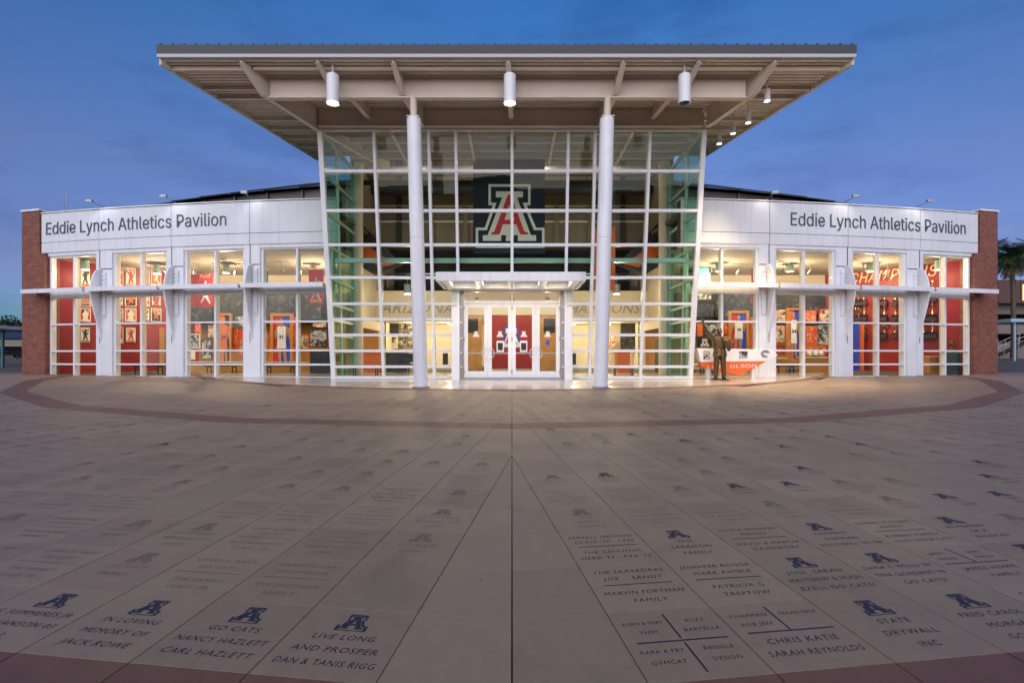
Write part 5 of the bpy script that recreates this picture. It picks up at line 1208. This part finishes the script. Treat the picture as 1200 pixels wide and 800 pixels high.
def hall_counter(x0, x1, y0, Y, m, lab): counter(x0, x1, y0, Y, m, lab, top=m, dep=.7)
hall_counter(424, 445, 413, 25.4, M_orange, 'orange reception block on the left side of the entrance hall')
hall_counter(724, 738.5, 412, 25.4, M_orange, 'orange reception block on the right side of the entrance hall')
hall_counter(452, 477, 413, 26.2, M_dark, 'dark desk left of the left front column inside')
hall_counter(772, 779, 398, 25.2, M_dark, 'dark slim podium near the right interior column')
hall_counter(640, 649, 400, 27.2, M_wood, 'wooden podium behind the right door leaf')
def chair(x, Y, lab, rz=0):
    c = Vector((at(x, 0, Y).x, Y, FZ)); t = thing('office_chair', lab, 'chair', c, 'dark chairs at the hall desk'); t.rotation_euler.z = 0
    mb = MB(); mb.box(c.x - .24, c.x + .24, Y - .24, Y + .24, FZ + .45, FZ + .52); mb.build('seat', M_black, t, bevel=.02)
    mb = MB(); mb.box(c.x - .22, c.x + .22, Y + .2, Y + .25, FZ + .6, FZ + 1.0); mb.box(c.x - .03, c.x + .03, Y + .21, Y + .24, FZ + .5, FZ + .6); mb.build('backrest', M_black, t, bevel=.01)
    mb = MB(); mb.tube((c.x, Y, FZ + .1), (c.x, Y, FZ + .45), .03, n=8)
    for i in range(5): q = 2 * math.pi * i / 5; mb.bar((c.x, Y, FZ + .1), (c.x + .28 * math.cos(q), Y + .28 * math.sin(q), FZ + .05), .04, .03)
    mb.build('star_base', M_black, t)
chair(479, 24.2, 'black swivel chair beside the left front column inside'); chair(469, 25.0, 'black swivel chair at the dark desk in the hall')
# round table
c = Vector((at(486, 0, 23.9).x, 23.9, FZ)); t = thing('cafe_table', 'small dark round table behind the left front column', 'table', c); mb = MB(); mb.lathe([(.4, .72), (.42, .74), (.4, .76)], c, 24); mb.build('table_top', M_dark, t); mb = MB(); mb.lathe([(.22, 0), (.2, .03), (.04, .06), (.035, .719)], c, 14); mb.build('pedestal', M_dark, t, smooth=True)
# track spotlights on the wing ceilings
k_ = 0
for s, xs in ((-1, (146, 170, 192, 228, 262, 276, 330, 352)), (1, (832, 866, 918, 950, 1012, 1040))):
    for i, x in enumerate(xs):
        Y = 24.6 + .5 * (i % 2); X_ = at(x, 0, Y).x; c = Vector((X_, Y, ZCE - .32))
        t = thing('track_light', 'small grey ceiling spotlight in the %s wing, %s from the left' % (side_name(s), ORD[i]), 'lamp', c, 'ceiling spotlights in the wings')
        mb = MB(); mb.tube(c, c + Vector((.06 * (-1) ** i, .1, -.16)), .055, .07, 12); mb.build('head', M_grey, t, smooth=True)
        mb = MB(); mb.tube(c, (c.x, c.y, ZCE), .012, n=6); mb.box(c.x - .3, c.x + .3, c.y - .015, c.y + .015, ZCE - .02, ZCE - .001); mb.build('stem', M_grey, t)

# ================================================================== ROOF AERIAL, ARENA BEHIND
p = at(78, 246, 24.2); t = thing('roof_aerial', 'thin red and white aerial on the left wing roof', 'aerial', (p.x, p.y, 7.5))
mb = MB(); mb.tube((p.x, p.y, 7.5), (p.x, p.y, at(0, 225, 24.2).z), .018, n=8); mb.build('mast', M_grey, t)
mb = MB()
for i in range(4): mb.tube((p.x - .14 + .03 * i, p.y, 8.55 + .12 * i), (p.x + .04, p.y, 8.55 + .12 * i), .012, n=6)
mb.build('element', mat('faded_red_paint', (.35, .08, .06), .5), t)
# shallow domed arena roof with standing seams
ar = thing('arena_building', 'large round arena with a dark seamed dome roof behind the pavilion', 'building', (0, 95, 1.62))
RC, RRad, RZ, RE = Vector((-0.6, 95.0)), 63.0, 26.0, 12.5
def dome(r): return RZ - (RZ - RE) * (r / RRad) ** 2
mb = MB(); n, kk = 128, 8; vs, fs = [], []
for i in range(kk + 1):
    r = RRad * (i / kk) ** .8
    for j in range(n): q = 2 * math.pi * j / n; vs.append((RC.x + r * math.cos(q), RC.y + r * math.sin(q), dome(r)))
for i in range(kk):
    for j in range(n): fs.append((i * n + j, i * n + (j + 1) % n, (i + 1) * n + (j + 1) % n, (i + 1) * n + j))
mb.add(vs, fs); rf = mb.build('roof', M_roof, ar, smooth=True)
for j in range(150):
    q = 2 * math.pi * (j + .5) / 150
    if math.sin(q) > -.3: continue
    mb = MB()
    for r0, r1 in zip((22, 30, 38, 46, 55), (30, 38, 46, 55, 63)):
        d = Vector((math.cos(q), math.sin(q), 0)); mb.bar(Vector((RC.x, RC.y, dome(r0) + .03)) + d * r0, Vector((RC.x, RC.y, dome(r1) + .03)) + d * r1, .08, .14)
    d = Vector((math.cos(q), math.sin(q), 0)) * (RRad - .42) + Vector((RC.x, RC.y, 0)); mb.bar(d + Vector((0, 0, 7.0)), d + Vector((0, 0, RE + .02)), .08, .14)
    mb.build('seam', M_roof, rf)
mb = MB(); mb.lathe([(RRad - .5, -.5), (RRad - .5, RE - 1.62)], (RC.x, RC.y, 1.62), 96); mb.build('drum_wall', M_roof, ar)

# ================================================================== BACKGROUND RIGHT: GARAGE, SHELTER, PALMS
M_conc = mat('garage_concrete', (.20, .175, .16), .8, var=.12, vscale=.4, bump=.1)
M_void = mat('garage_interior', (.05, .045, .045), .9)
gt = thing('parking_garage', 'concrete parking garage with open decks behind the right brick pier', 'building', (80, 82, 1.62))
GX0, GX1, GYf = 71.0, 112.0, 80.0
for y0, y1 in ((355, 368), (378.5, 391), (402, 413)):
    z1, z0 = CAMZ + (HY - y0) * GYf / F, CAMZ + (HY - y1) * GYf / F
    mb = MB(); mb.box(GX0, GX1, GYf, GYf + .3, z0, z1); mb.box(GX0, GX1, GYf + .3, GYf + 18, z0, z0 + .35); mb.build('deck', M_conc, gt)
for x in (72, 80, 88, 96, 104):
    mb = MB(); mb.box(x, x + .6, GYf + .5, GYf + 1.1, 1.5, CAMZ + (HY - 356) * GYf / F); mb.build('column', M_conc, gt)
mb = MB(); mb.box(GX0, GX1, GYf + 17.5, GYf + 18, 1.5, 10.2); mb.build('back_wall', M_void, gt)
mb = MB(); mb.box(at(1170, 0, 78).x, GX1, 78, 79.9, CAMZ + (HY - 355) * 78 / F, CAMZ + (HY - 328) * 78 / F); tw = mb.build('stair_tower', mat('dark_red_cladding', (.10, .05, .045), .7, var=.15), gt)
mb = MB(); p = at(1199, 352, 77.9); mb.box(p.x, p.x + 1.0, 77.9, 77.99, p.z, p.z + 2.4); mb.build('lit_window', mat('warm_window', (.8, .5, .2), .5, emis=(1, .6, .25), estr=.35), tw)
for i in range(4):
    mb = MB(); a = at(1190 + 6 * i, 352, 77.96); mb.box(a.x, a.x + .06, 77.95, 77.995, a.z, a.z + 3.2); mb.build('cladding_joint', M_dark, tw)
# flight of steps with a white railing
stt = thing('outdoor_stair', 'concrete outdoor stair with white railing in front of the garage', 'stair', (at(1185, 412, 60).x, 60, 1.62))
for i in range(10):
    x = at(1168, 0, 60).x + i * .42; mb = MB(); mb.box(x, x + .43 + (10 - i) * .0, 60, 61.6, 1.55, 1.75 + .19 * i); mb.build('step', M_conc, stt)
for k2 in (0, 1):
    a, b = Vector((at(1168, 0, 60).x, 60 + 1.6 * k2, 2.7)), Vector((at(1168, 0, 60).x + 4.2, 60 + 1.6 * k2, 4.6))
    mb = MB(); mb.tube(a, b, .05, n=8); mb.tube(a - Vector((0, 0, .45)), b - Vector((0, 0, .45)), .04, n=8)
    for i in range(6): q = a.lerp(b, i / 5); mb.tube(q, q - Vector((0, 0, 1.0)), .04, n=6)
    mb.build('railing', M_grey, stt)
p = at(1161, 413, 58); t = thing('pale_utility_box', 'pale utility enclosure at the foot of the garage', 'enclosure', (p.x, 58, 1.6)); mb = MB(); mb.box(p.x, p.x + .8, 58, 58.8, 1.55, CAMZ + (HY - 399) * 58 / F); mb.build('body', M_cream, t, bevel=.02); mb = MB(); mb.box(p.x - .03, p.x + .83, 57.97, 58.83, CAMZ + (HY - 399) * 58 / F + .003, CAMZ + (HY - 398) * 58 / F); mb.build('lid', M_white, t)
# flat-roofed shelter
c = at(1186, 418, 40); t = thing('shelter', 'pale blue flat shelter roof on slim posts at the right edge', 'shelter', (c.x, 40, G(40)))
M_pblue = mat('pale_blue_paint', (.35, .50, .60), .45, var=.06)
z = CAMZ + (HY - 376) * 40 / F
mb = MB(); mb.box(at(1177.5, 0, 40).x, at(1177.5, 0, 40).x + 5, 39.5, 42.5, z - .12, z + .14); mb.build('roof', M_pblue, t, bevel=.02)
for x, y in ((c.x, 39.8), (c.x + 4, 39.8), (c.x, 42.2), (c.x + 4, 42.2)):
    mb = MB(); mb.tube((x, y, G(40) - .1), (x, y, z - .121), .07, n=12); mb.build('post', M_pblue, t)

M_leaf = mat('palm_frond', (.03, .05, .022), .6, rand=.15)
M_leafd = mat('dry_palm_frond', (.16, .11, .05), .8)
M_trunk = mat('palm_trunk', (.11, .08, .055), .9, var=.3, vscale=8, bump=.6, bscale=20)
def palm(loc, h, r, lab, seed, nf=42):
    rg = random.Random(seed); L = Vector(loc); t = thing('palm_tree', lab, 'tree', L, 'palm trees')
    mb = MB(); n = 10; prev = None; lean = Vector((rg.uniform(-.03, .03), rg.uniform(-.03, .03), 1))
    pts = [(L + Vector((lean.x * h * (i / n) ** 2, lean.y * h * (i / n) ** 2, h * i / n)), .26 * (1 - .35 * i / n) + (.1 if i == 0 else 0) + .02 * (i % 2)) for i in range(n + 1)]
    for (a, ra), (b, rb) in zip(pts, pts[1:]): mb.tube(a, b, ra, rb, 10, caps=False)
    mb.build('trunk', M_trunk, t, smooth=True)
    top = pts[-1][0]; cr_, dr_ = MB(), MB()
    for i in range(nf):
        az = rg.uniform(0, 2 * math.pi); el = rg.uniform(-.9, 1.2); m = cr_ if el > -.45 else dr_
        d = Vector((math.cos(az) * math.cos(el), math.sin(az) * math.cos(el), math.sin(el))); ln = r * rg.uniform(.75, 1.1)
        p = top + Vector((0, 0, rg.uniform(-.5, .2))); side = d.cross(Vector((0, 0, 1))).normalized(); prevp = p; seg = 9
        for k3 in range(seg):
            d = (d + Vector((0, 0, -.11 - .05 * k3 / seg))).normalized(); nx = prevp + d * (ln / seg); up = side.cross(d)
            m.bar(prevp, nx, .03, .03)
            if k3 > 0:
                for sgn in (-1, 1):
                    for q in (0.15, .65):
                        b0 = prevp.lerp(nx, q); ll = ln * .30 * math.sin(math.pi * (.12 + .8 * (k3 + q) / seg)) * rg.uniform(.8, 1.15)
                        tip = b0 + (side * sgn + d * .65 + Vector((0, 0, -.28))).normalized() * ll
                        m.add([b0 - d * .05, b0 + d * .05, tip], [(0, 1, 2)])
            prevp = nx
    cr_.build('crown', M_leaf, t)
    if dr_.f: dr_.build('dry_skirt', M_leafd, t)
palm((at(1188, 0, 58).x, 58, 1.62), CAMZ + (HY - 300) * 58 / F - 1.62, 2.6, 'bushy palm tree above the garage at the right edge', 3, 110)
palm((at(1200, 0, 66).x + 1, 66, 1.62), CAMZ + (HY - 294) * 66 / F - 1.62, 2.6, 'palm tree standing right behind the bushy palm at the picture edge', 4, 90)
palm((at(1164, 0, 64).x, 64, 1.62), CAMZ + (HY - 294) * 64 / F - 1.62, 2.0, 'thin palm crown peeking out beside the right brick pier', 5, 60)
palm((30.0, -16.0, -.6), 9.0, 3.4, 'tall palm tree standing behind the viewer, mirrored in the windows', 6)

# ================================================================== BACKGROUND LEFT: SHELTER, LOW HOUSE, CAR, TREES
M_navroof = mat('navy_roof', (.02, .035, .08), .5, var=.15)
t = thing('low_house', 'low building with navy roof and tan awning left of the brick pier', 'building', (-68, 72, 1.6)); Yh = 72
hz = lambda y: CAMZ + (HY - y) * Yh / F
mb = MB(); mb.box(-84, -56, Yh, Yh + 10, 1.0, hz(397)); mb.build('wall', mat('taupe_wall', (.22, .18, .16), .8, var=.15, vscale=.5), t)
mb = MB(); mb.prism([(-85, Yh - 1, hz(397)), (-55, Yh - 1, hz(397)), (-55.5, Yh + 3, hz(387.5)), (-84.5, Yh + 3, hz(387.5))], (0, 4, .2)); mb.build('roof', M_navroof, t)
mb = MB(); mb.prism([(-84, Yh - 4, hz(405)), (-57, Yh - 4, hz(407)), (-57, Yh - .1, hz(399)), (-84, Yh - .1, hz(397.6))], (0, 0, .15)); mb.build('awning', mat('tan_awning', (.32, .25, .19), .8, var=.1), t)
for i in range(6):
    x = -80 + i * 4; mb = MB(); mb.box(x, x + 1.2, Yh - .06, Yh - .005, 1.2, 3.0); mb.build('door', M_dark if i % 2 else M_cream, t)
    mb = MB(); mb.tube((x - 1, Yh - 3.8, 1.4), (x - 1, Yh - 3.8, hz(406)), .06, n=8); mb.build('awning_post', M_white, t)
M_dteal = mat('dark_teal_paint', (.03, .13, .15), .5); c = at(2, 384, 30); t = thing('bus_shelter', 'white-edged shelter roof on a teal post at the left edge', 'shelter', (c.x, 30, G(30)))
mb = MB(); mb.box(c.x - 3, c.x + .35, 29, 31.5, c.z - .08, c.z + .1); mb.build('roof', M_white, t, bevel=.02)
for x in (c.x - .1, c.x - 2.6):
    mb = MB(); mb.box(x - .06, x + .06, 30.1, 30.22, G(30) - .1, c.z - .081); mb.build('post', M_dteal, t)
def car(loc, rz, lab, m):
    t = thing('parked_car', lab, 'car', loc); t.rotation_euler.z = 0; L = Vector(loc); c_, s_ = math.cos(rz), math.sin(rz)
    T = lambda p: L + Vector((p[0] * c_ - p[1] * s_, p[0] * s_ + p[1] * c_, p[2]))
    side = [(-2.1, .35), (-2.15, .7), (-1.9, .85), (-1.2, .95), (-.6, 1.42), (.9, 1.45), (1.6, .98), (2.1, .9), (2.15, .4)]
    mb = MB(); mb.prism([T((x, -.85, z)) for x, z in side], T((0, 1.7, 0)) - L); mb.build('body', m, t, bevel=.06)
    gl = [(-1.05, .97), (-.55, 1.36), (.85, 1.38), (1.4, 1.0)]
    for y in (-.86, .855): mb = MB(); mb.prism([T((x, y, z)) for x, z in gl], (T((0, .005, 0)) - L)); mb.build('side_window', M_black, t)
    for x in (-1.35, 1.35):
        for y in (-.8, .8):
            a, b = T((x, y - .1, .33)), T((x, y + .1, .33)); mb = MB(); mb.tube(a, b, .33, n=18); wh = mb.build('wheel', M_black, t, smooth=True); mb = MB(); mb.tube(T((x, y - .105, .33)), T((x, y + .105, .33)), .2, n=14); mb.build('rim', M_steel, wh)
    for y in (-.6, .6): mb = MB(); a = T((-2.16, y, .68)); mb.tube(a, a + (T((.05, 0, 0)) - L), .09, n=12); mb.build('headlight', mat('headlight', (.9, .9, .9), .3, emis=(.55, .85, 1), estr=.8), t)
car((at(8, 0, 62).x, 62, 1.62), R(70), 'dark car with a pale headlight parked in front of the low house', mat('dark_car_paint', (.02, .022, .03), .25, coat=.6))
M_tleaf = mat('tree_leaf', (.035, .06, .028), .7, rand=.2)
def tree(loc, h, r, lab, seed):
    rg = random.Random(seed); L = Vector(loc); t = thing('broadleaf_tree', lab, 'tree', L, 'trees behind the low house'); mb = MB(); top = L + Vector((0, 0, h * .5))
    mb.tube(L, top, .25, .16, 8)
    cl = []
    for i in range(9):
        q = top + Vector((rg.uniform(-1, 1) * r * .7, rg.uniform(-1, 1) * r * .7, rg.uniform(-.1, .5) * h * .8)); mb.tube(top - Vector((0, 0, h * .08)), q, .09, .03, 6); cl.append(q)
    mb.build('trunk', M_trunk, t); m = MB()
    for q in cl:
        for _ in range(160):
            v = Vector((rg.gauss(0, 1), rg.gauss(0, 1), rg.gauss(0, .8))); v = q + v.normalized() * r * .5 * rg.random() ** .4; a = Vector((rg.uniform(-1, 1), rg.uniform(-1, 1), rg.uniform(-1, 1))).normalized() * .28; b = a.cross(Vector((rg.uniform(-1, 1), .3, 1))).normalized() * .14
            m.add([v - a, v + b, v + a, v - b], [(0, 1, 2, 3)])
    m.build('crown', M_tleaf, t)
for i, (x, Y, h, r) in enumerate(((8, 96, 6.0, 3.0), (21, 92, 7.0, 3.2), (-12, 94, 7, 3.5))):
    tree((at(x, 0, Y).x, Y, 1.6), h, r, ('small dark tree behind the low house roof, left one', 'rounded dark tree beside the left brick pier in the distance', 'dark tree at the far left behind the low house')[i], 20 + i)

# ================================================================== LAMPS
def spot_down(name, o_parent, loc, energy, colr, size=R(110), blend=0.8, aim=None, r=0.06):
    ld = bpy.data.lights.new(name, 'SPOT'); ld.energy = energy; ld.color = colr; ld.spot_size = size; ld.spot_blend = blend; ld.shadow_soft_size = r
    lo = link(bpy.data.objects.new(name, ld)); lo.parent = o_parent
    off = OFF[o_parent.name]; lo.location = Vector(loc) - off
    d = Vector((0, 0, -1)) if aim is None else (Vector(aim) - Vector(loc))
    lo.rotation_euler = d.to_track_quat('-Z', 'Y').to_euler(); return lo
def area_down(name, o_parent, loc, energy, colr, size=0.5):
    ld = bpy.data.lights.new(name, 'AREA'); ld.shape = 'DISK'; ld.size = size; ld.energy = energy; ld.color = colr
    lo = link(bpy.data.objects.new(name, ld)); lo.parent = o_parent; lo.location = Vector(loc) - OFF[o_parent.name]; return lo
WARM = (1.0, 0.76, 0.47); WARM2 = (1.0, 0.72, 0.42); COOL = (0.86, 0.92, 1.0)
# hanging cylinders under the canopy front
for (x, lit, lab) in ((390, 1, 'white cylinder downlight under the canopy, leftmost of the three large ones'), (597.5, 1, 'white cylinder downlight under the canopy, above the doors'), (802, 0, 'large white cylinder light under the canopy with a dark unlit lens')):
    c = at(x, 121.5, 15.95); t = thing('canopy_light', lab, 'lamp', (c.x, c.y, c.z), 'large cylinder lights under the canopy')
    mb = MB(); mb.lathe([(0.175, 0.03), (0.185, 0), (0.185, 0.86), (0.16, 0.88)], c, 24); mb.build('housing', M_white, t, smooth=True)
    mb = MB(); mb.lathe([(0.15, 0.02), (0.15, 0.028)], c, 20); mb.build('lens', M_lens if lit else M_lensdim, t)
    mb = MB(); mb.tube(c + Vector((0, 0, .88)), (c.x, c.y, ZS), 0.04, n=10); mb.build('stem', M_tan, t)
    if lit: spot_down('lamp', t, c + Vector((0, 0, -.03)), 55, WARM, R(100))
for i, (x, y, Y) in enumerate(((899, 119, 16.8), (877, 144.5, 18.2), (859, 157, 19.1), (843, 169, 19.9))):
    nm = ('nearest to the canopy front', 'second from the canopy front', 'third from the canopy front', 'farthest from the canopy front')[i]
    c = at(x, y, Y); t = thing('edge_light', 'small white cylinder spotlight under the right canopy edge, ' + nm, 'lamp', c, 'small spotlights under the right canopy edge')
    mb = MB(); mb.lathe([(0.085, 0.02), (0.095, 0), (0.095, 0.37), (0.08, 0.39)], c, 18); mb.build('housing', M_white, t, smooth=True)
    mb = MB(); mb.lathe([(0.07, 0.012), (0.07, 0.018)], c, 16); mb.build('lens', M_lens, t)
    mb = MB(); mb.tube(c + Vector((0, 0, .38)), (c.x, c.y, ZS), 0.025, n=8); mb.build('stem', M_tan, t)
    spot_down('lamp', t, c + Vector((0, 0, -.02)), 300, WARM2, R(75), 0.9, aim=(7.9 + 0.4 * i, 19.6 - .2 * i, .9))
# small floodlights standing on the wing parapets, washing the fascia below
k_ = 0
for s in (-1, 1):
    for i, o_ in enumerate(JO):
        X_ = AX + s * Xof(o_); p = wp(X_, Z_TOP, -0.1); f_ = wp(X_ - s * 0.12, Z_TOP + 0.13, 0.62)
        lab = 'small floodlight on the %s wing parapet, %s from the brick pier' % (side_name(s), ('first', 'second', 'third', 'fourth')[i])
        t = thing('parapet_floodlight', lab, 'lamp', p, 'floodlights on the wing parapets')
        mb = MB(); mb.tube(p, p + Vector((0, 0, .12)), 0.02, n=8); mb.tube(p + Vector((0, 0, .12)), f_, 0.016, n=8); mb.box(p.x - .06, p.x + .06, p.y - .05, p.y + .05, p.z, p.z + .02); mb.build('arm', M_grey, t)
        mb = MB(); mb.box(f_.x - .13, f_.x + .13, f_.y - .06, f_.y + .06, f_.z - .02, f_.z + .08); mb.build('lamp_head', M_grey, t, bevel=0.01)
        spot_down('lamp', t, f_ + Vector((0, 0, -.04)), 2.6 if s < 0 else 3.2, COOL if s < 0 else (1.0, 0.88, 0.74), R(150), 0.6, aim=wp(X_ - s * 0.6, 6.6, 0.1))
# pendants inside the wings and the atrium
def pendant(x, y, Y, lab, top, e, colr=WARM, r=0.16, h=0.42, m=M_palegreen):
    c = at(x, y, Y) if y is not None else Vector((x, Y, top - 0.9))
    t = thing('pendant_light', lab, 'lamp', c, 'pendant lights inside the pavilion')
    mb = MB(); mb.lathe([(r, 0), (r, h), (r * .6, h + .05)], c, 18); mb.build('shade', m, t, smooth=True)
    mb = MB(); mb.lathe([(r * .85, -0.005), (r * .85, 0.004)], c, 16); mb.build('lens', M_lens, t)
    mb = MB(); mb.tube(c + Vector((0, 0, h)), (c.x, c.y, top), 0.012, n=6); mb.build('cord', M_grey, t)
    ld = bpy.data.lights.new('lamp', 'POINT'); ld.energy = e * 1.15; ld.color = colr; ld.shadow_soft_size = r * .6; lo = link(bpy.data.objects.new('lamp', ld)); lo.parent = t; lo.location = (0, 0, -.02 - r * .65)
    return t
WE = 58
pendant(265, 320, 25.0, 'pale green pendant lamp in the third window from the left brick pier', ZCE, WE)
pendant(367, 318, 25.2, 'pendant lamp beside the red banner next to the glass entrance on the left', ZCE, WE)
pendant(184, 321, 25.0, 'pendant lamp in front of the poster wall in the left wing', ZCE, WE)
pendant(100, 316, 23.9, 'pendant lamp near the left brick pier', ZCE, WE * .22)
pendant(843, 318, 25.0, 'pendant lamp behind the window above the bronze statue', ZCE, WE)
pendant(926, 318, 25.2, 'pendant lamp in the second window right of the glass entrance', ZCE, WE)
pendant(1020, 318, 25.0, 'pendant lamp above the gold lettering in the right wing', ZCE, WE)
pendant(1100, 316, 23.9, 'pendant lamp near the right brick pier', ZCE, WE * .22)
for i, x in enumerate((-4.6, -1.5, 1.5, 4.6)):
    pendant(x, None, 24.6, ('first', 'second', 'third', 'fourth')[i] + ' high pendant lamp from the left in the glass entrance hall', 11.9, 7, m=M_grey)
for i, x in enumerate((-5.3, -3.4, 3.4, 5.3)):
    pendant(x, None, 28.8, ('first', 'second', 'third', 'fourth')[i] + ' lamp from the left under the balcony at the rear', 4.35, 34, m=M_grey, h=0.12)
for i, x in enumerate((-1.5, 0.0, 1.5)):
    pendant(x, None, 22.3, ('left', 'middle', 'right')[i] + ' added lamp brightening the vestibule behind the doors', 4.9, 13, m=M_grey, h=0.1, r=.1)  # added lamps that brighten the red vestibule wall
for i, x in enumerate((-4.8, 4.8)):
    pendant(x, None, 23.9, ('left', 'right') [i] + ' low pendant lamp hanging beside the entrance doors inside', 5.4, 34, m=M_grey)

# ================================================================== BEHIND THE VIEWER (unseen hall, added to block horizon glow in the glass)
t = thing('glow_blocker_hall', 'long dark brick hall added behind the viewer to block horizon glow in the glass', 'building', (0, -48, G(-48)))
mb = MB(); mb.box(-75, 75, -60, -48, G(-48) - .5, 8.2); cw_ = mb.build('wall', M_brick, t)
mb = MB(); mb.box(-75.6, 75.6, -60.6, -47.4, 8.203, 8.7); mb.build('roof', M_roof, t)
for i in range(24):
    for z0 in (-.2, 3.8):
        x = -70 + i * 6; mb = MB(); mb.box(x, x + 2.4, -47.99, -47.93, z0, z0 + 2.2); mb.build('window', M_black, t)
